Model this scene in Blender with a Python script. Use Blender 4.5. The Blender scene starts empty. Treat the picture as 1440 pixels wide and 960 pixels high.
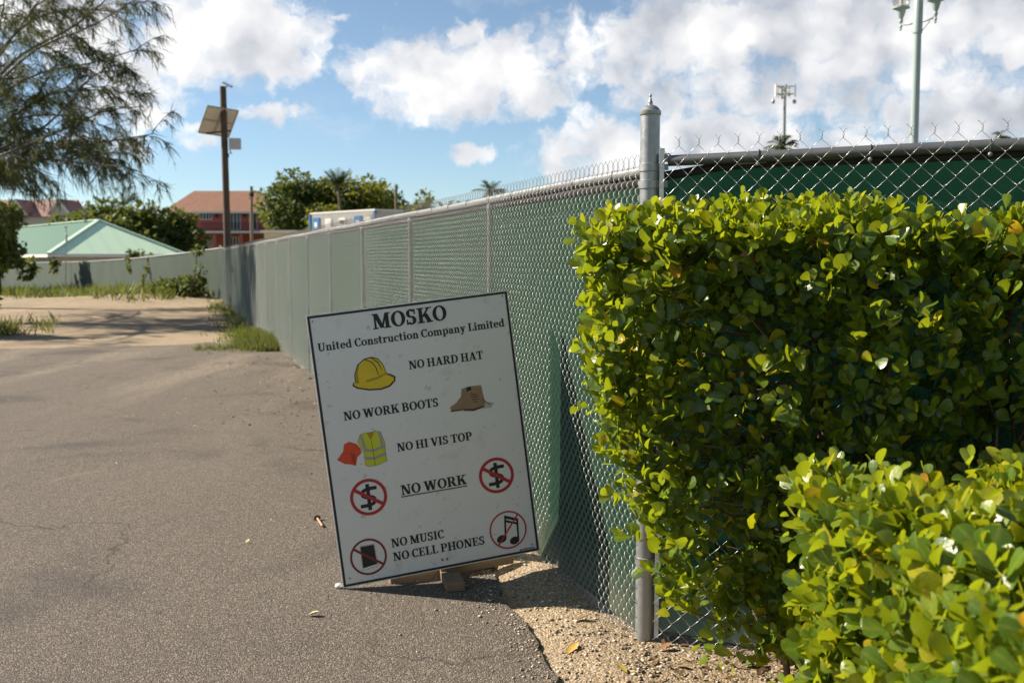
import bpy, bmesh, math, random
import numpy as np
from mathutils import Vector, Matrix
R = math.radians
rng = np.random.default_rng(7)
random.seed(7)
scene = bpy.context.scene
col = scene.collection

# ------------------------------------------------------------------ camera, sky, sun, exposure
F = 1400.0; PITCH = math.atan(115/1400.0); EYE = 1.5          # 35 mm lens on a 1440 px wide frame
cam = bpy.data.cameras.new('camera'); camo = bpy.data.objects.new('camera', cam); col.objects.link(camo)
cam.sensor_width = 36; cam.lens = 35; cam.clip_start = .05; cam.clip_end = 6000
camo.location = (0, 0, EYE); camo.rotation_euler = (R(90)-PITCH, 0, 0)
cam.dof.use_dof = True; cam.dof.focus_distance = 3.75; cam.dof.aperture_fstop = 4.0; cam.dof.aperture_blades = 7
scene.camera = camo
scene.render.resolution_x = 1024; scene.render.resolution_y = 682
scene.render.engine = 'CYCLES'
scene.cycles.max_bounces = 8; scene.cycles.transparent_max_bounces = 12
scene.view_settings.view_transform = 'Standard'; scene.view_settings.look = 'None'
scene.view_settings.gamma = 1; scene.view_settings.exposure = 1.1
SUN_AZ, SUN_EL = -75.0, 35.0                                   # azimuth from +Y, negative to the left
SKY = 0.056
sd = bpy.data.lights.new('sun', 'SUN'); so = bpy.data.objects.new('sun', sd); col.objects.link(so)
sd.energy = 5.0; sd.angle = R(.53); sd.color = (1, .90, .76)
sv = Vector((math.sin(R(SUN_AZ))*math.cos(R(SUN_EL)), math.cos(R(SUN_AZ))*math.cos(R(SUN_EL)), math.sin(R(SUN_EL))))
so.rotation_euler = sv.to_track_quat('Z', 'Y').to_euler(); so.location = (-20, 5, 20)

# pixel -> world helpers (places the things where the photograph shows them)
_fw = np.array([0, math.cos(PITCH), -math.sin(PITCH)]); _up = np.array([0, math.sin(PITCH), math.cos(PITCH)])
_C = np.array([0, 0, EYE])
def ray(x, y): return _fw + np.array([1., 0, 0])*(x-720)/F - _up*(y-480)/F
def at(x, y, d):
    r = ray(x, y); return _C + r*(d/r[1])
def gpt(x, y, z=0.):
    r = ray(x, y); return _C + r*((z-EYE)/r[2])

class NT:
    """small node helper"""
    def __init__(s, tree): s.t = tree; tree.nodes.clear()
    def n(s, typ, ins=None, **kw):
        nd = s.t.nodes.new(typ)
        for k, v in kw.items(): setattr(nd, k, v)
        for k, v in (ins or {}).items():
            sk = nd.inputs[k]
            if isinstance(v, bpy.types.NodeSocket): s.t.links.new(v, sk)
            elif hasattr(sk.default_value, '__len__') and not hasattr(v, '__len__'): sk.default_value = [v]*len(sk.default_value)
            elif hasattr(v, '__len__') and len(v) == 3 and len(sk.default_value) == 4: sk.default_value = (*v, 1)
            else: sk.default_value = v
        return nd
    def m(s, op, a, b=None, c=None, clamp=False):
        i = {0: a}
        if b is not None: i[1] = b
        if c is not None: i[2] = c
        return s.n('ShaderNodeMath', i, operation=op, use_clamp=clamp).outputs[0]
    def v(s, op, a, b=None):
        i = {0: a}
        if b is not None: i[1] = b
        nd = s.n('ShaderNodeVectorMath', i, operation=op)
        return nd.outputs['Value'] if op in ('LENGTH', 'DOT_PRODUCT') else nd.outputs[0]
    def rng(s, x, a, b, c=0., d=1., smooth=True):
        return s.n('ShaderNodeMapRange', {0: x, 1: a, 2: b, 3: c, 4: d}, interpolation_type='SMOOTHSTEP' if smooth else 'LINEAR').outputs[0]
    def noise(s, vec, scale, detail=4, rough=.55, dist=0., out='Fac'):
        i = {'Scale': scale, 'Detail': detail, 'Roughness': rough, 'Distortion': dist}
        if vec is not None: i['Vector'] = vec
        return s.n('ShaderNodeTexNoise', i).outputs[out]
    def mix(s, f, a, b, mode='MIX'):
        return s.n('ShaderNodeMix', {0: f, 6: a, 7: b}, data_type='RGBA', blend_type=mode).outputs[2]
    def ramp(s, f, stops):
        nd = s.n('ShaderNodeValToRGB', {0: f}); e = nd.color_ramp.elements
        while len(e) < len(stops): e.new(.5)
        for k, (p, c) in enumerate(stops): e[k].position = p; e[k].color = (*c, 1)
        return nd.outputs[0]

# world: Nishita sky with cumulus clouds laid out by direction
w = bpy.data.worlds.new('World'); scene.world = w; w.use_nodes = True
q = NT(w.node_tree)
sky = q.n('ShaderNodeTexSky', sky_type='NISHITA', sun_disc=False, sun_elevation=R(SUN_EL), sun_rotation=R(SUN_AZ), air_density=1.0, dust_density=.0, ozone_density=1.6)
tc = q.n('ShaderNodeTexCoord').outputs['Generated']
sx = q.n('ShaderNodeSeparateXYZ', {0: tc})
azn = q.m('MULTIPLY', q.m('ARCTAN2', sx.outputs[0], sx.outputs[1]), 57.2958)
eln = q.m('MULTIPLY', q.m('ARCSINE', sx.outputs[2]), 57.2958)
P = q.n('ShaderNodeCombineXYZ', {0: azn, 1: eln, 2: 0.}).outputs[0]
wn = q.v('SUBTRACT', q.noise(P, .55, 9, .62, 0, 'Color'), (.5, .5, .5))
PW = q.v('ADD', P, q.v('MULTIPLY', wn, (3.4, 2.4, 0)))
def azel(x, y):
    r = ray(x, y); r = r/np.linalg.norm(r)
    return math.degrees(math.atan2(r[0], r[1])), math.degrees(math.asin(r[2]))
acc = None
CLOUDS = [  # px x, y, rx, ry, weight
 (335, 45, 130, 66, 1), (255, 70, 80, 50, 1), (180, 120, 90, 70, .8), (95, 30, 120, 60, .85), (395, 95, 75, 30, .8), (150, 205, 90, 26, .6),
 (628, 118, 135, 62, 1), (690, 90, 80, 48, 1), (745, 120, 75, 52, .9), (560, 95, 95, 44, .75), (665, 55, 40, 28, .8),
 (396, 158, 52, 15, .8), (664, 213, 32, 19, .75), (760, 214, 18, 9, .62), (282, 188, 50, 20, .6), (480, 26, 22, 9, .55),
 (1010, 45, 200, 62, 1.), (1270, 45, 260, 74, .95), (1130, 125, 300, 50, .78), (1370, 160, 170, 62, .9), (890, 90, 70, 52, .85),
 (850, 215, 120, 56, .86), (800, 70, 70, 60, .72), (1010, 205, 160, 58, .95), (1180, 226, 210, 42, .85), (830, 160, 40, 26, .6), (1460, 235, 80, 40, .8),
 (-220, 60, 200, 90, .9), (-420, 160, 160, 60, .8), (1700, 100, 200, 110, 1), (1950, 180, 220, 60, .8), (700, -170, 300, 60, .8), (1300, -150, 280, 90, .9), (150, -130, 180, 60, .85)]
for (x, y, rx, ry, wt) in CLOUDS:
    a, e = azel(x, y)
    ln = q.v('LENGTH', q.v('MULTIPLY', q.v('SUBTRACT', PW, (a, e, 0)), (24.4/rx, 24.4/ry, 0)))
    b = q.m('MULTIPLY', q.rng(ln, 1.5, .25), wt)
    acc = b if acc is None else q.m('MAXIMUM', acc, b)
# the rest of the sky dome, away from the view, gets added scattered cumulus to keep the fill neutral
back = q.m('MULTIPLY', q.rng(sx.outputs[1], .55, .2), q.rng(q.noise(tc, 3.2, 6, .6), .5, .68))
acc = q.m('MAXIMUM', acc, back)
fb = q.noise(PW, .62, 10, .58)
dens = q.m('ADD', acc, q.m('MULTIPLY', q.m('SUBTRACT', fb, .5), 1.6))
cov = q.m('MAXIMUM', q.rng(dens, .24, .86), q.m('MULTIPLY', q.rng(q.noise(q.v('MULTIPLY', PW, (.35, 1., 1.)), .33, 7, .6), .52, .80), q.m('MULTIPLY', q.rng(eln, 3.5, 8.), .45)))
PS = q.v('ADD', P, q.v('MULTIPLY', wn, (1.5, 1.1, 0)))
n1 = q.noise(PS, .27, 3, .42)
n2 = q.noise(q.v('ADD', PS, (-1., 1., 0)), .27, 3, .42)
sh = q.m('ADD', .30, q.m('MULTIPLY', q.m('SUBTRACT', n2, n1), 2.3))
sh = q.m('ADD', sh, q.m('MULTIPLY', q.rng(azn, -2., 14.), .26))            # the bank to the right is thicker and greyer
sh = q.m('ADD', sh, q.m('MULTIPLY', q.rng(dens, .75, 1.5), .12))
sh = q.m('ADD', sh, q.m('MULTIPLY', q.m('SUBTRACT', q.noise(P, .20, 4, .5), .5), 1.1), clamp=True)
CLK = 8.7
ccol = q.ramp(sh, [(0, (1.12*CLK, 1.1*CLK, 1.07*CLK)), (.4, (.86*CLK, .86*CLK, .88*CLK)), (1, (.50*CLK, .53*CLK, .59*CLK))])
# ColorRamp clamps nothing above 1 in Cycles
hz = q.mix(q.m('MULTIPLY', q.rng(eln, 16., -1.), .85), (1, 1, 1), (.76, .93, 1.16))
skyb = q.mix(1., sky.outputs[0], hz, 'MULTIPLY')
skyc = q.mix(q.m('MULTIPLY', cov, .96), skyb, ccol)
bg = q.n('ShaderNodeBackground', {0: skyc, 1: SKY})
q.n('ShaderNodeOutputWorld', {0: bg.outputs[0]})
w.cycles.sampling_method = 'MANUAL'; w.cycles.sample_map_resolution = 512

# ------------------------------------------------------------------ materials
def mat(name, base=None, rough=.7, metal=0., spec=.5, fn=None, bump=None):
    m = bpy.data.materials.new(name); m.use_nodes = True
    t = NT(m.node_tree)
    o = t.n('ShaderNodeTexCoord').outputs['Object']
    b = t.n('ShaderNodeBsdfPrincipled', {'Roughness': rough, 'Metallic': metal, 'Specular IOR Level': spec})
    if base is not None: b.inputs['Base Color'].default_value = (*base, 1)
    out = t.n('ShaderNodeOutputMaterial', {0: b.outputs[0]})
    if fn: fn(t, o, b, out)
    return m
def setc(t, b, c): t.t.links.new(c, b.inputs['Base Color'])
def setb(t, b, h, strength=.5, dist=.01):
    t.t.links.new(t.n('ShaderNodeBump', {'Height': h, 'Strength': strength, 'Distance': dist}).outputs[0], b.inputs['Normal'])
def vary(c, amt=.25, scale=3., detail=5, bscale=None, bstr=.3, bdist=.01):
    def fn(t, o, b, out):
        f = t.noise(o, scale, detail, .6)
        setc(t, b, t.mix(f, tuple(x*(1-amt) for x in c), tuple(min(1, x*(1+amt)) for x in c)))
        if bscale: setb(t, b, t.noise(o, bscale, 5, .6), bstr, bdist)
    return fn
def vmat(name, c, amt=.25, scale=3., rough=.75, metal=0., **kw): return mat(name, c, rough, metal, fn=vary(c, amt, scale, **kw))

def m_asphalt(t, o, b, out):
    big = t.noise(o, .55, 5, .6)
    mp = t.n('ShaderNodeMapping', {0: o, 'Rotation': (0, 0, R(-14)), 'Scale': (.9, .13, 1)}).outputs[0]
    streak = t.rng(t.noise(mp, 1.3, 5, .55), .47, .68)
    sy = t.n('ShaderNodeSeparateXYZ', {0: o})
    near_end = t.rng(sy.outputs[1], 4.5, 14.)
    vo = t.n('ShaderNodeTexVoronoi', {'Vector': o, 'Scale': 165.}, feature='F1')
    gr = t.n('ShaderNodeSeparateColor', {0: vo.outputs['Color']}).outputs[0]
    base = t.mix(big, (.094, .084, .075), (.164, .146, .129))
    stone = t.ramp(gr, [(0, (.038, .031, .026)), (.30, (.105, .085, .068)), (.62, (.175, .150, .125)), (.86, (.30, .258, .21)), (.96, (.46, .385, .30)), (1, (.72, .64, .53))])
    c = t.mix(.72, base, stone)
    vf = t.n('ShaderNodeTexVoronoi', {'Vector': o, 'Scale': 330.}, feature='F1')
    fine = t.n('ShaderNodeSeparateColor', {0: vf.outputs['Color']}).outputs[1]
    c = t.mix(.38, c, t.ramp(fine, [(0, (.03, .025, .02)), (.6, (.15, .122, .097)), (1, (.44, .36, .28))]))
    dust = t.m('MULTIPLY', t.m('ADD', t.m('MULTIPLY', streak, .5), .12), near_end)
    dust = t.m('MULTIPLY', dust, t.rng(t.noise(o, 14, 5, .7), .25, .7))
    c = t.mix(dust, c, (.46, .385, .285))
    patch = t.m('MULTIPLY', t.rng(t.noise(o, 1.9, 5, .6, .6), .62, .74), .35)
    c = t.mix(patch, c, (.33, .27, .20))
    ck = t.n('ShaderNodeTexVoronoi', {'Vector': t.v('ADD', o, t.v('MULTIPLY', t.noise(o, 1.6, 4, .6, 0, 'Color'), (.8, .8, 0))), 'Scale': .42}, feature='DISTANCE_TO_EDGE').outputs['Distance']
    c = t.mix(t.m('MULTIPLY', t.rng(ck, .006, .001), t.m('MULTIPLY', t.rng(t.noise(o, .5, 3), .45, .6), .55)), c, (.045, .036, .03))
    dk = t.m('MULTIPLY', t.rng(t.noise(o, .8, 4, .55, .4), .52, .70), .45)
    c = t.mix(dk, c, (.05, .047, .045))
    c = t.mix(1., c, (.82, .81, .80), 'MULTIPLY')
    setc(t, b, c)
    h = t.m('ADD', t.m('SUBTRACT', 1., t.m('MULTIPLY', vo.outputs['Distance'], 1.3)), t.m('ADD', t.m('MULTIPLY', gr, .9), t.m('MULTIPLY', t.noise(o, 22, 3, .5), .9)))
    setb(t, b, h, 1., .0030)
M_ASPHALT = mat('asphalt', rough=.92, spec=.25, fn=m_asphalt)

def m_dirt(t, o, b, out):
    big = t.noise(o, .35, 6, .62)
    mp = t.n('ShaderNodeMapping', {0: o, 'Rotation': (0, 0, R(-10)), 'Scale': (1, .22, 1)}).outputs[0]
    tr = t.noise(mp, .8, 6, .6)
    c = t.mix(t.rng(big, .38, .62), (.34, .24, .15), (.55, .43, .275))
    c = t.mix(t.m('MULTIPLY', t.rng(tr, .5, .64), .6), c, (.205, .15, .105))
    c = t.mix(t.m('MULTIPLY', t.rng(t.noise(o, 5.5, 6, .65), .5, .66), .55), c, (.62, .53, .39))
    sy = t.n('ShaderNodeSeparateXYZ', {0: o})
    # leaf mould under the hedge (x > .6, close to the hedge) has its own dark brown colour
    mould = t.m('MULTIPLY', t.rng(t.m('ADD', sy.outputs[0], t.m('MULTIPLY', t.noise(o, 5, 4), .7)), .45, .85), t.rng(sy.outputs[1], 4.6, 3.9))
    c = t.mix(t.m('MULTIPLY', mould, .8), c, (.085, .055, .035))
    damp = t.m('MULTIPLY', t.rng(t.noise(o, 2.3, 6, .68, .5), .50, .68), .75)
    c = t.mix(damp, c, (.155, .112, .075))
    vo = t.n('ShaderNodeTexVoronoi', {'Vector': o, 'Scale': 95.}, feature='F1')
    gr = t.n('ShaderNodeSeparateColor', {0: vo.outputs['Color']}).outputs[0]
    c = t.mix(t.m('MULTIPLY', t.rng(sy.outputs[1], 9., 6.), .45), c, (.20, .145, .09))          # the shoulder is a browner, stonier soil than the track
    c = t.mix(.5, c, t.ramp(gr, [(0, (.06, .04, .025)), (.35, (.19, .135, .082)), (.7, (.34, .26, .16)), (.93, (.52, .42, .28)), (1, (.82, .76, .64))]))
    vf = t.n('ShaderNodeTexVoronoi', {'Vector': o, 'Scale': 230.}, feature='F1')
    c = t.mix(.35, c, t.ramp(t.n('ShaderNodeSeparateColor', {0: vf.outputs['Color']}).outputs[1], [(0, (.07, .048, .03)), (.6, (.32, .24, .15)), (1, (.75, .64, .47))]))
    setc(t, b, c)
    h = t.m('ADD', t.m('ADD', t.m('SUBTRACT', 1., vo.outputs['Distance']), gr), t.m('MULTIPLY', t.noise(o, 15, 4, .5), 1.6))
    setb(t, b, h, 1., .006)
M_DIRT = mat('sandy_dirt', rough=.95, spec=.2, fn=m_dirt)
M_GROUND = vmat('grassy_ground', (.10, .11, .05), .5, .3, .95)

def m_galv(t, o, b, out):
    f = t.noise(o, 30, 5, .65); g = t.noise(o, 4, 4, .6)
    setc(t, b, t.mix(g, t.mix(f, (.24, .245, .245), (.38, .38, .37)), (.31, .31, .30)))
    t.t.links.new(t.rng(f, .3, .7, .32, .55), b.inputs['Roughness'])
    setb(t, b, f, .15, .002)
M_GALV = mat('galvanised_steel', metal=.6, fn=m_galv)
M_POST = vmat('dull_grey_steel', (.125, .128, .128), .3, 12, .5, .5)
M_WIRE = mat('galvanised_wire', (.34, .345, .335), .36, .5)
M_WIREDARK = mat('weathered_wire', (.20, .185, .17), .5, .7)

def m_screen(t, o, b, out, thin=0.):  # thin: extra see-through tint that makes the fabric look backlit
    uvn = t.n('ShaderNodeUVMap').outputs[0]
    mp = t.n('ShaderNodeMapping', {0: uvn, 'Scale': (1., 1., 1.)}).outputs[0]
    wv = t.n('ShaderNodeTexWave', {'Vector': mp, 'Scale': 42., 'Distortion': .5, 'Detail': 1.}, wave_type='BANDS', bands_direction='Y').outputs['Fac']
    wh = t.n('ShaderNodeTexWave', {'Vector': mp, 'Scale': 42., 'Distortion': .5}, wave_type='BANDS', bands_direction='X').outputs['Fac']
    f = t.noise(o, 2.2, 6, .65)
    c = t.mix(f, (.007, .031, .015), (.015, .052, .028))
    c = t.mix(t.m('MULTIPLY', t.rng(t.noise(o, 5, 6, .7, .4), .56, .72), .3), c, (.045, .075, .052))
    c = t.mix(t.m('MULTIPLY', wv, .35), c, (.006, .02, .012))
    su = t.n('ShaderNodeSeparateXYZ', {0: uvn}).outputs[1]
    c = t.mix(t.m('MULTIPLY', t.rng(su, .35, .0), t.m('MULTIPLY', t.noise(o, 9, 5), .55)), c, (.22, .19, .14))    # splashed sand at the foot
    setc(t, b, c)
    setb(t, b, t.m('ADD', wv, wh), .35, .002)
    tr = t.n('ShaderNodeBsdfTranslucent', {0: t.mix(1., c, (4.+3.*thin, 4.+3.*thin, 4.+3.*thin), 'MULTIPLY')})
    mx = t.n('ShaderNodeMixShader', {0: 0.15+.2*thin, 1: b.outputs[0], 2: tr.outputs[0]})
    t.t.links.new(mx.outputs[0], out.inputs[0])
M_SCREEN = mat('green_privacy_fabric', rough=.85, spec=.12, fn=m_screen)
M_SCREEN_BACKLIT = mat('backlit_green_fabric', rough=.85, spec=.12, fn=lambda t, o, b, out: m_screen(t, o, b, out, 1.))  # same cloth as the long run, tint and translucency raised to look backlit
M_SCREEN2 = vmat('faded_green_fabric', (.024, .044, .030), .3, .9, .9)
M_HEM = vmat('black_hem', (.018, .013, .012), .4, 6, .8)

def foliage(name, stops, transl=.45, tcol=(.35, .45, .05), rough=.4, spec=.5, bump=False):
    def fn(t, o, b, out):
        a = t.n('ShaderNodeAttribute', attribute_name='rnd').outputs['Fac']
        c = t.ramp(a, stops)
        if bump:
            vein = t.m('POWER', t.n('ShaderNodeAttribute', attribute_name='mid').outputs['Fac'], 7.)
            c = t.mix(t.m('MULTIPLY', vein, .5), c, t.mix(.5, c, (.42, .42, .10)))
        if bump: c = t.mix(t.m('MULTIPLY', t.rng(t.noise(o, 70, 4, .65), .45, .75), .5), c, t.mix(.5, c, (.02, .03, .004)))
        setc(t, b, c)
        if bump: setb(t, b, t.noise(o, 90, 3, .6), .35, .003)
        tc_ = t.mix(.55, c, tcol)
        tr = t.n('ShaderNodeBsdfTranslucent', {0: tc_})
        mx = t.n('ShaderNodeMixShader', {0: transl, 1: b.outputs[0], 2: tr.outputs[0]})
        t.t.links.new(mx.outputs[0], out.inputs[0])
    return mat(name, rough=rough, spec=spec, fn=fn)
M_HEDGE = foliage('hedge_leaf', [(0, (.036, .085, .010)), (.45, (.090, .160, .013)), (.80, (.21, .26, .014)), (.93, (.46, .38, .012)), (.975, (.58, .38, .01)), (1, (.42, .14, .03))], .40, (.60, .66, .008), .30, .6, True)
M_TREE = foliage('broadleaf_crown', [(0, (.040, .066, .016)), (.6, (.088, .118, .026)), (1, (.17, .185, .04))], .36, (.24, .27, .03), .6, .3)
M_TREEY = foliage('yellowish_crown', [(0, (.06, .085, .015)), (.6, (.13, .15, .022)), (1, (.26, .23, .03))], .4, (.34, .33, .03), .6, .3)
M_NEEDLE = foliage('casuarina_needles', [(0, (.026, .042, .014)), (.6, (.058, .076, .024)), (1, (.13, .132, .042))], .30, (.16, .19, .03), .6, .25)
M_PALM = foliage('palm_fronds', [(0, (.04, .065, .015)), (.6, (.075, .11, .025)), (1, (.19, .18, .05))], .35, (.2, .24, .04), .5, .4)
M_GRASS = foliage('weed_grass', [(0, (.05, .075, .014)), (.6, (.105, .135, .026)), (1, (.27, .22, .08))], .35, (.24, .27, .04), .6, .3)
M_BARK = vmat('bark', (.105, .08, .06), .45, 9, .9, bscale=22, bstr=.6, bdist=.02)
M_STEM = vmat('woody_stem', (.14, .088, .058), .5, 25, .85)
M_WOOD = mat('weathered_lumber', rough=.85, spec=.2, fn=lambda t, o, b, out: (setc(t, b, t.mix(t.noise(t.n('ShaderNodeMapping', {0: o, 'Scale': (8, 8, 60)}).outputs[0], 2, 5, .6), (.15, .105, .065), (.27, .20, .13))), setb(t, b, t.noise(o, 60, 4), .4, .004)))
M_POLE = vmat('creosoted_timber', (.085, .060, .042), .5, 5, .9, bscale=18, bstr=.5)
M_POLE2 = vmat('weathered_pole', (.20, .15, .105), .4, 5, .9)
M_BLACK = mat('black_print', (.014, .013, .012), .55)
M_WHITE = vmat('white_paint', (.74, .73, .70), .06, 4, .5)
M_DARKGLASS = mat('dark_glass', (.025, .03, .035), .12)

# ------------------------------------------------------------------ geometry helpers
ORIG = {}
def link(name, me, parent=None, base=None, smooth=False, kind=None):
    o = bpy.data.objects.new(name, me); col.objects.link(o)
    if parent is not None:
        o.parent = parent; off = ORIG[parent.name]
    else:
        off = Vector(base) if base is not None else Vector((0, 0, 0)); o.location = off
    ORIG[o.name] = off
    if off.length > 0: me.transform(Matrix.Translation(-off))
    if smooth: me.polygons.foreach_set('use_smooth', [True]*len(me.polygons))
    if kind: o['kind'] = kind
    return o
def tag(o, label, cat, group=None):
    o['label'] = label; o['category'] = cat
    if group: o['group'] = group
    return o
def thing(name, base, label, cat, group=None):
    o = bpy.data.objects.new(name, None); col.objects.link(o); o.location = base; o.empty_display_size = .1
    ORIG[o.name] = Vector(base)
    return tag(o, label, cat, group)
def np_mesh(name, V, Fc, m, attr=None, uv=None):
    me = bpy.data.meshes.new(name); V = np.asarray(V, dtype=np.float32); Fc = np.asarray(Fc, dtype=np.int32)
    me.vertices.add(len(V)); me.vertices.foreach_set('co', V.ravel())
    me.loops.add(Fc.size); me.loops.foreach_set('vertex_index', Fc.ravel())
    me.polygons.add(len(Fc)); me.polygons.foreach_set('loop_start', np.arange(0, Fc.size, Fc.shape[1], dtype=np.int32))
    if attr is not None:
        a = me.attributes.new('rnd', 'FLOAT', 'POINT'); a.data.foreach_set('value', np.asarray(attr, dtype=np.float32))
    if uv is not None:
        l = me.uv_layers.new(name='UVMap'); l.data.foreach_set('uv', np.asarray(uv, dtype=np.float32)[Fc.ravel()].ravel())
    me.update(calc_edges=True); me.materials.append(m)
    return me
def norm(a): return a/np.maximum(np.linalg.norm(a, axis=-1, keepdims=True), 1e-9)

def tubes(paths, radius, sides=4, cap=False):
    """paths (W,P,3) -> verts, quads; radius scalar or (P,) or (W,P)"""
    paths = np.asarray(paths, dtype=float); W, Pn, _ = paths.shape
    tn = norm(np.gradient(paths, axis=1))
    mean = norm(paths[:, -1]-paths[:, 0])[:, None, :]
    ref = np.where(np.abs(mean[..., 2:3]) > .8, np.array([1., .2, 0]), np.array([0, 0, 1.]))
    a = norm(np.cross(tn, np.broadcast_to(ref, tn.shape))); b = np.cross(tn, a)
    ang = np.arange(sides)*2*math.pi/sides
    rr = np.broadcast_to(np.asarray(radius, dtype=float), (W, Pn))[..., None, None]
    V = paths[:, :, None, :] + rr*(a[:, :, None, :]*np.cos(ang)[None, None, :, None] + b[:, :, None, :]*np.sin(ang)[None, None, :, None])
    idx = np.arange(W*Pn*sides).reshape(W, Pn, sides)
    i0 = idx[:, :-1]; i1 = idx[:, 1:]
    Fc = np.stack([i0, np.roll(i0, -1, 2), np.roll(i1, -1, 2), i1], -1).reshape(-1, 4)
    return V.reshape(-1, 3), Fc
def joinVF(parts):
    Vs, Fs, n = [], [], 0
    for V, Fc in parts: Vs.append(V); Fs.append(Fc+n); n += len(V)
    return np.concatenate(Vs), np.concatenate(Fs)

class MB:
    def __init__(s): s.v = []; s.f = []; s.mi = []
    def poly(s, pts, mi=0):
        n = len(s.v); s.v += [tuple(map(float, p)) for p in pts]; s.f.append(list(range(n, n+len(pts)))); s.mi.append(mi); return s
    def hexa(s, a, mi=0):     # 8 corners: bottom 4, top 4
        n = len(s.v); s.v += [tuple(map(float, p)) for p in a]
        for q_ in ((0, 3, 2, 1), (4, 5, 6, 7), (0, 1, 5, 4), (1, 2, 6, 5), (2, 3, 7, 6), (3, 0, 4, 7)): s.f.append([n+i for i in q_]); s.mi.append(mi)
        return s
    def box(s, c, size, rz=0, mi=0, ex=None, ey=None, ez=None):
        c = np.array(c, float)
        if ex is None: ex = (math.cos(rz), math.sin(rz), 0); ey = (-math.sin(rz), math.cos(rz), 0); ez = (0, 0, 1)
        ex, ey, ez = (np.array(e, float)*k/2 for e, k in zip((ex, ey, ez), size))
        return s.hexa([c-ex-ey-ez, c+ex-ey-ez, c+ex+ey-ez, c-ex+ey-ez, c-ex-ey+ez, c+ex-ey+ez, c+ex+ey+ez, c-ex+ey+ez], mi)
    def beam(s, p, q_, w, h, up=(0, 0, 1), mi=0):
        p, q_ = np.array(p, float), np.array(q_, float); ex = norm(q_-p); ey = norm(np.cross(np.array(up, float), ex)); ez = np.cross(ex, ey)
        return s.box((p+q_)/2, (np.linalg.norm(q_-p), w, h), mi=mi, ex=ex, ey=ey, ez=ez)
    def lathe(s, c, prof, n=20, axis=(0, 0, 1), mi=0):
        ax = norm(np.array(axis, float)); a = norm(np.cross(ax, (0.31, .9, .2))); b = np.cross(ax, a); c = np.array(c, float); n0 = len(s.v)
        for (r, z) in prof:
            for k in range(n):
                t = 2*math.pi*k/n; s.v.append(tuple(c+ax*z+r*(a*math.cos(t)+b*math.sin(t))))
        for j in range(len(prof)-1):
            for k in range(n):
                k2 = (k+1) % n; s.f.append([n0+j*n+k, n0+j*n+k2, n0+(j+1)*n+k2, n0+(j+1)*n+k]); s.mi.append(mi)
        for j in (0, len(prof)-1):
            if prof[j][0] > 1e-4: s.f.append([n0+j*n+k for k in range(n)]); s.mi.append(mi)
        return s
    def tube(s, pts, r, n=8, mi=0):
        V, Fc = tubes(np.array([pts], float), r, n); n0 = len(s.v); s.v += [tuple(v) for v in V]
        for f in Fc: s.f.append([int(i)+n0 for i in f]); s.mi.append(mi)
        m_ = len(V)
        s.f.append([n0+k for k in range(n)]); s.f.append([n0+m_-n+k for k in range(n)]); s.mi += [mi, mi]
        return s
    def build(s, name, mats, parent=None, base=None, smooth=False, kind=None, fix=True):
        me = bpy.data.meshes.new(name); me.from_pydata(s.v, [], s.f)
        for m in (mats if isinstance(mats, (list, tuple)) else [mats]): me.materials.append(m)
        me.polygons.foreach_set('material_index', s.mi)
        if fix:
            bm = bmesh.new(); bm.from_mesh(me); bmesh.ops.recalc_face_normals(bm, faces=bm.faces); bm.to_mesh(me); bm.free()
        me.update()
        o = link(name, me, parent, base, smooth, kind)
        if smooth == 'auto':
            pass
        return o

def autosmooth(o, deg=40):
    bm = bmesh.new(); bm.from_mesh(o.data)
    for f in bm.faces: f.smooth = True
    for e in bm.edges:
        e.smooth = not (len(e.link_faces) != 2 or e.calc_face_angle(0) > R(deg))
    bm.to_mesh(o.data); bm.free(); return o
def bevel(o, wd=.004, seg=2):
    md = o.modifiers.new('bevel', 'BEVEL'); md.width = wd; md.segments = seg; md.limit_method = 'ANGLE'; return o

# leaf templates: (verts (k,3): x across, y along, z up ; faces)
def leaf_template(rows, cup=.18, curl=.12):
    V, Fc = [], []
    for (t, hw) in rows:
        z = -curl*t*t
        V += [(-hw, t, z+cup*hw), (0, t, z), (hw, t, z+cup*hw)]
    for j in range(len(rows)-1):
        b = 3*j; Fc += [(b, b+1, b+4, b+3), (b+1, b+2, b+5, b+4)]
    return np.array(V), np.array(Fc)
LEAF_OB = leaf_template([(0, .02), (.1, .09), (.3, .30), (.55, .48), (.8, .49), (.94, .30), (1., .08)], .11, .10)
LEAF_LO = leaf_template([(0, .03), (.45, .5), (1., .05)], .3, .2)
LEAF_OV = leaf_template([(0, .03), (.25, .36), (.6, .45), (1., .03)], .2, .2)
def _var(rows_, cup, curl): return leaf_template(rows_, cup, curl)[0]
_R1 = [(0, .02), (.1, .08), (.3, .28), (.55, .47), (.8, .50), (.94, .32), (1., .09)]; _R2 = [(0, .03), (.12, .14), (.32, .38), (.55, .50), (.78, .43), (.93, .24), (1., .05)]; _R3 = [(0, .02), (.1, .06), (.3, .22), (.55, .42), (.82, .52), (.97, .38), (.985, .10)]
LEAF_VAR = (np.stack([_var(_R1, .10, .10), _var(_R1, .34, .22), _var(_R2, .20, -.10), _var(_R2, .42, .36), _var(_R3, .14, .16), _var(_R3, .28, .04), _var(_R1, -.12, .30), _var(_R2, .06, .02)]), LEAF_OB[1])
STRIP = (np.array([(-.5, 0, 0), (.5, 0, 0), (.4, .55, -.08), (-.4, .55, -.08), (.08, 1, -.28), (-.08, 1, -.28)]), np.array([(0, 1, 2, 3), (3, 2, 4, 5)]))
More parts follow.
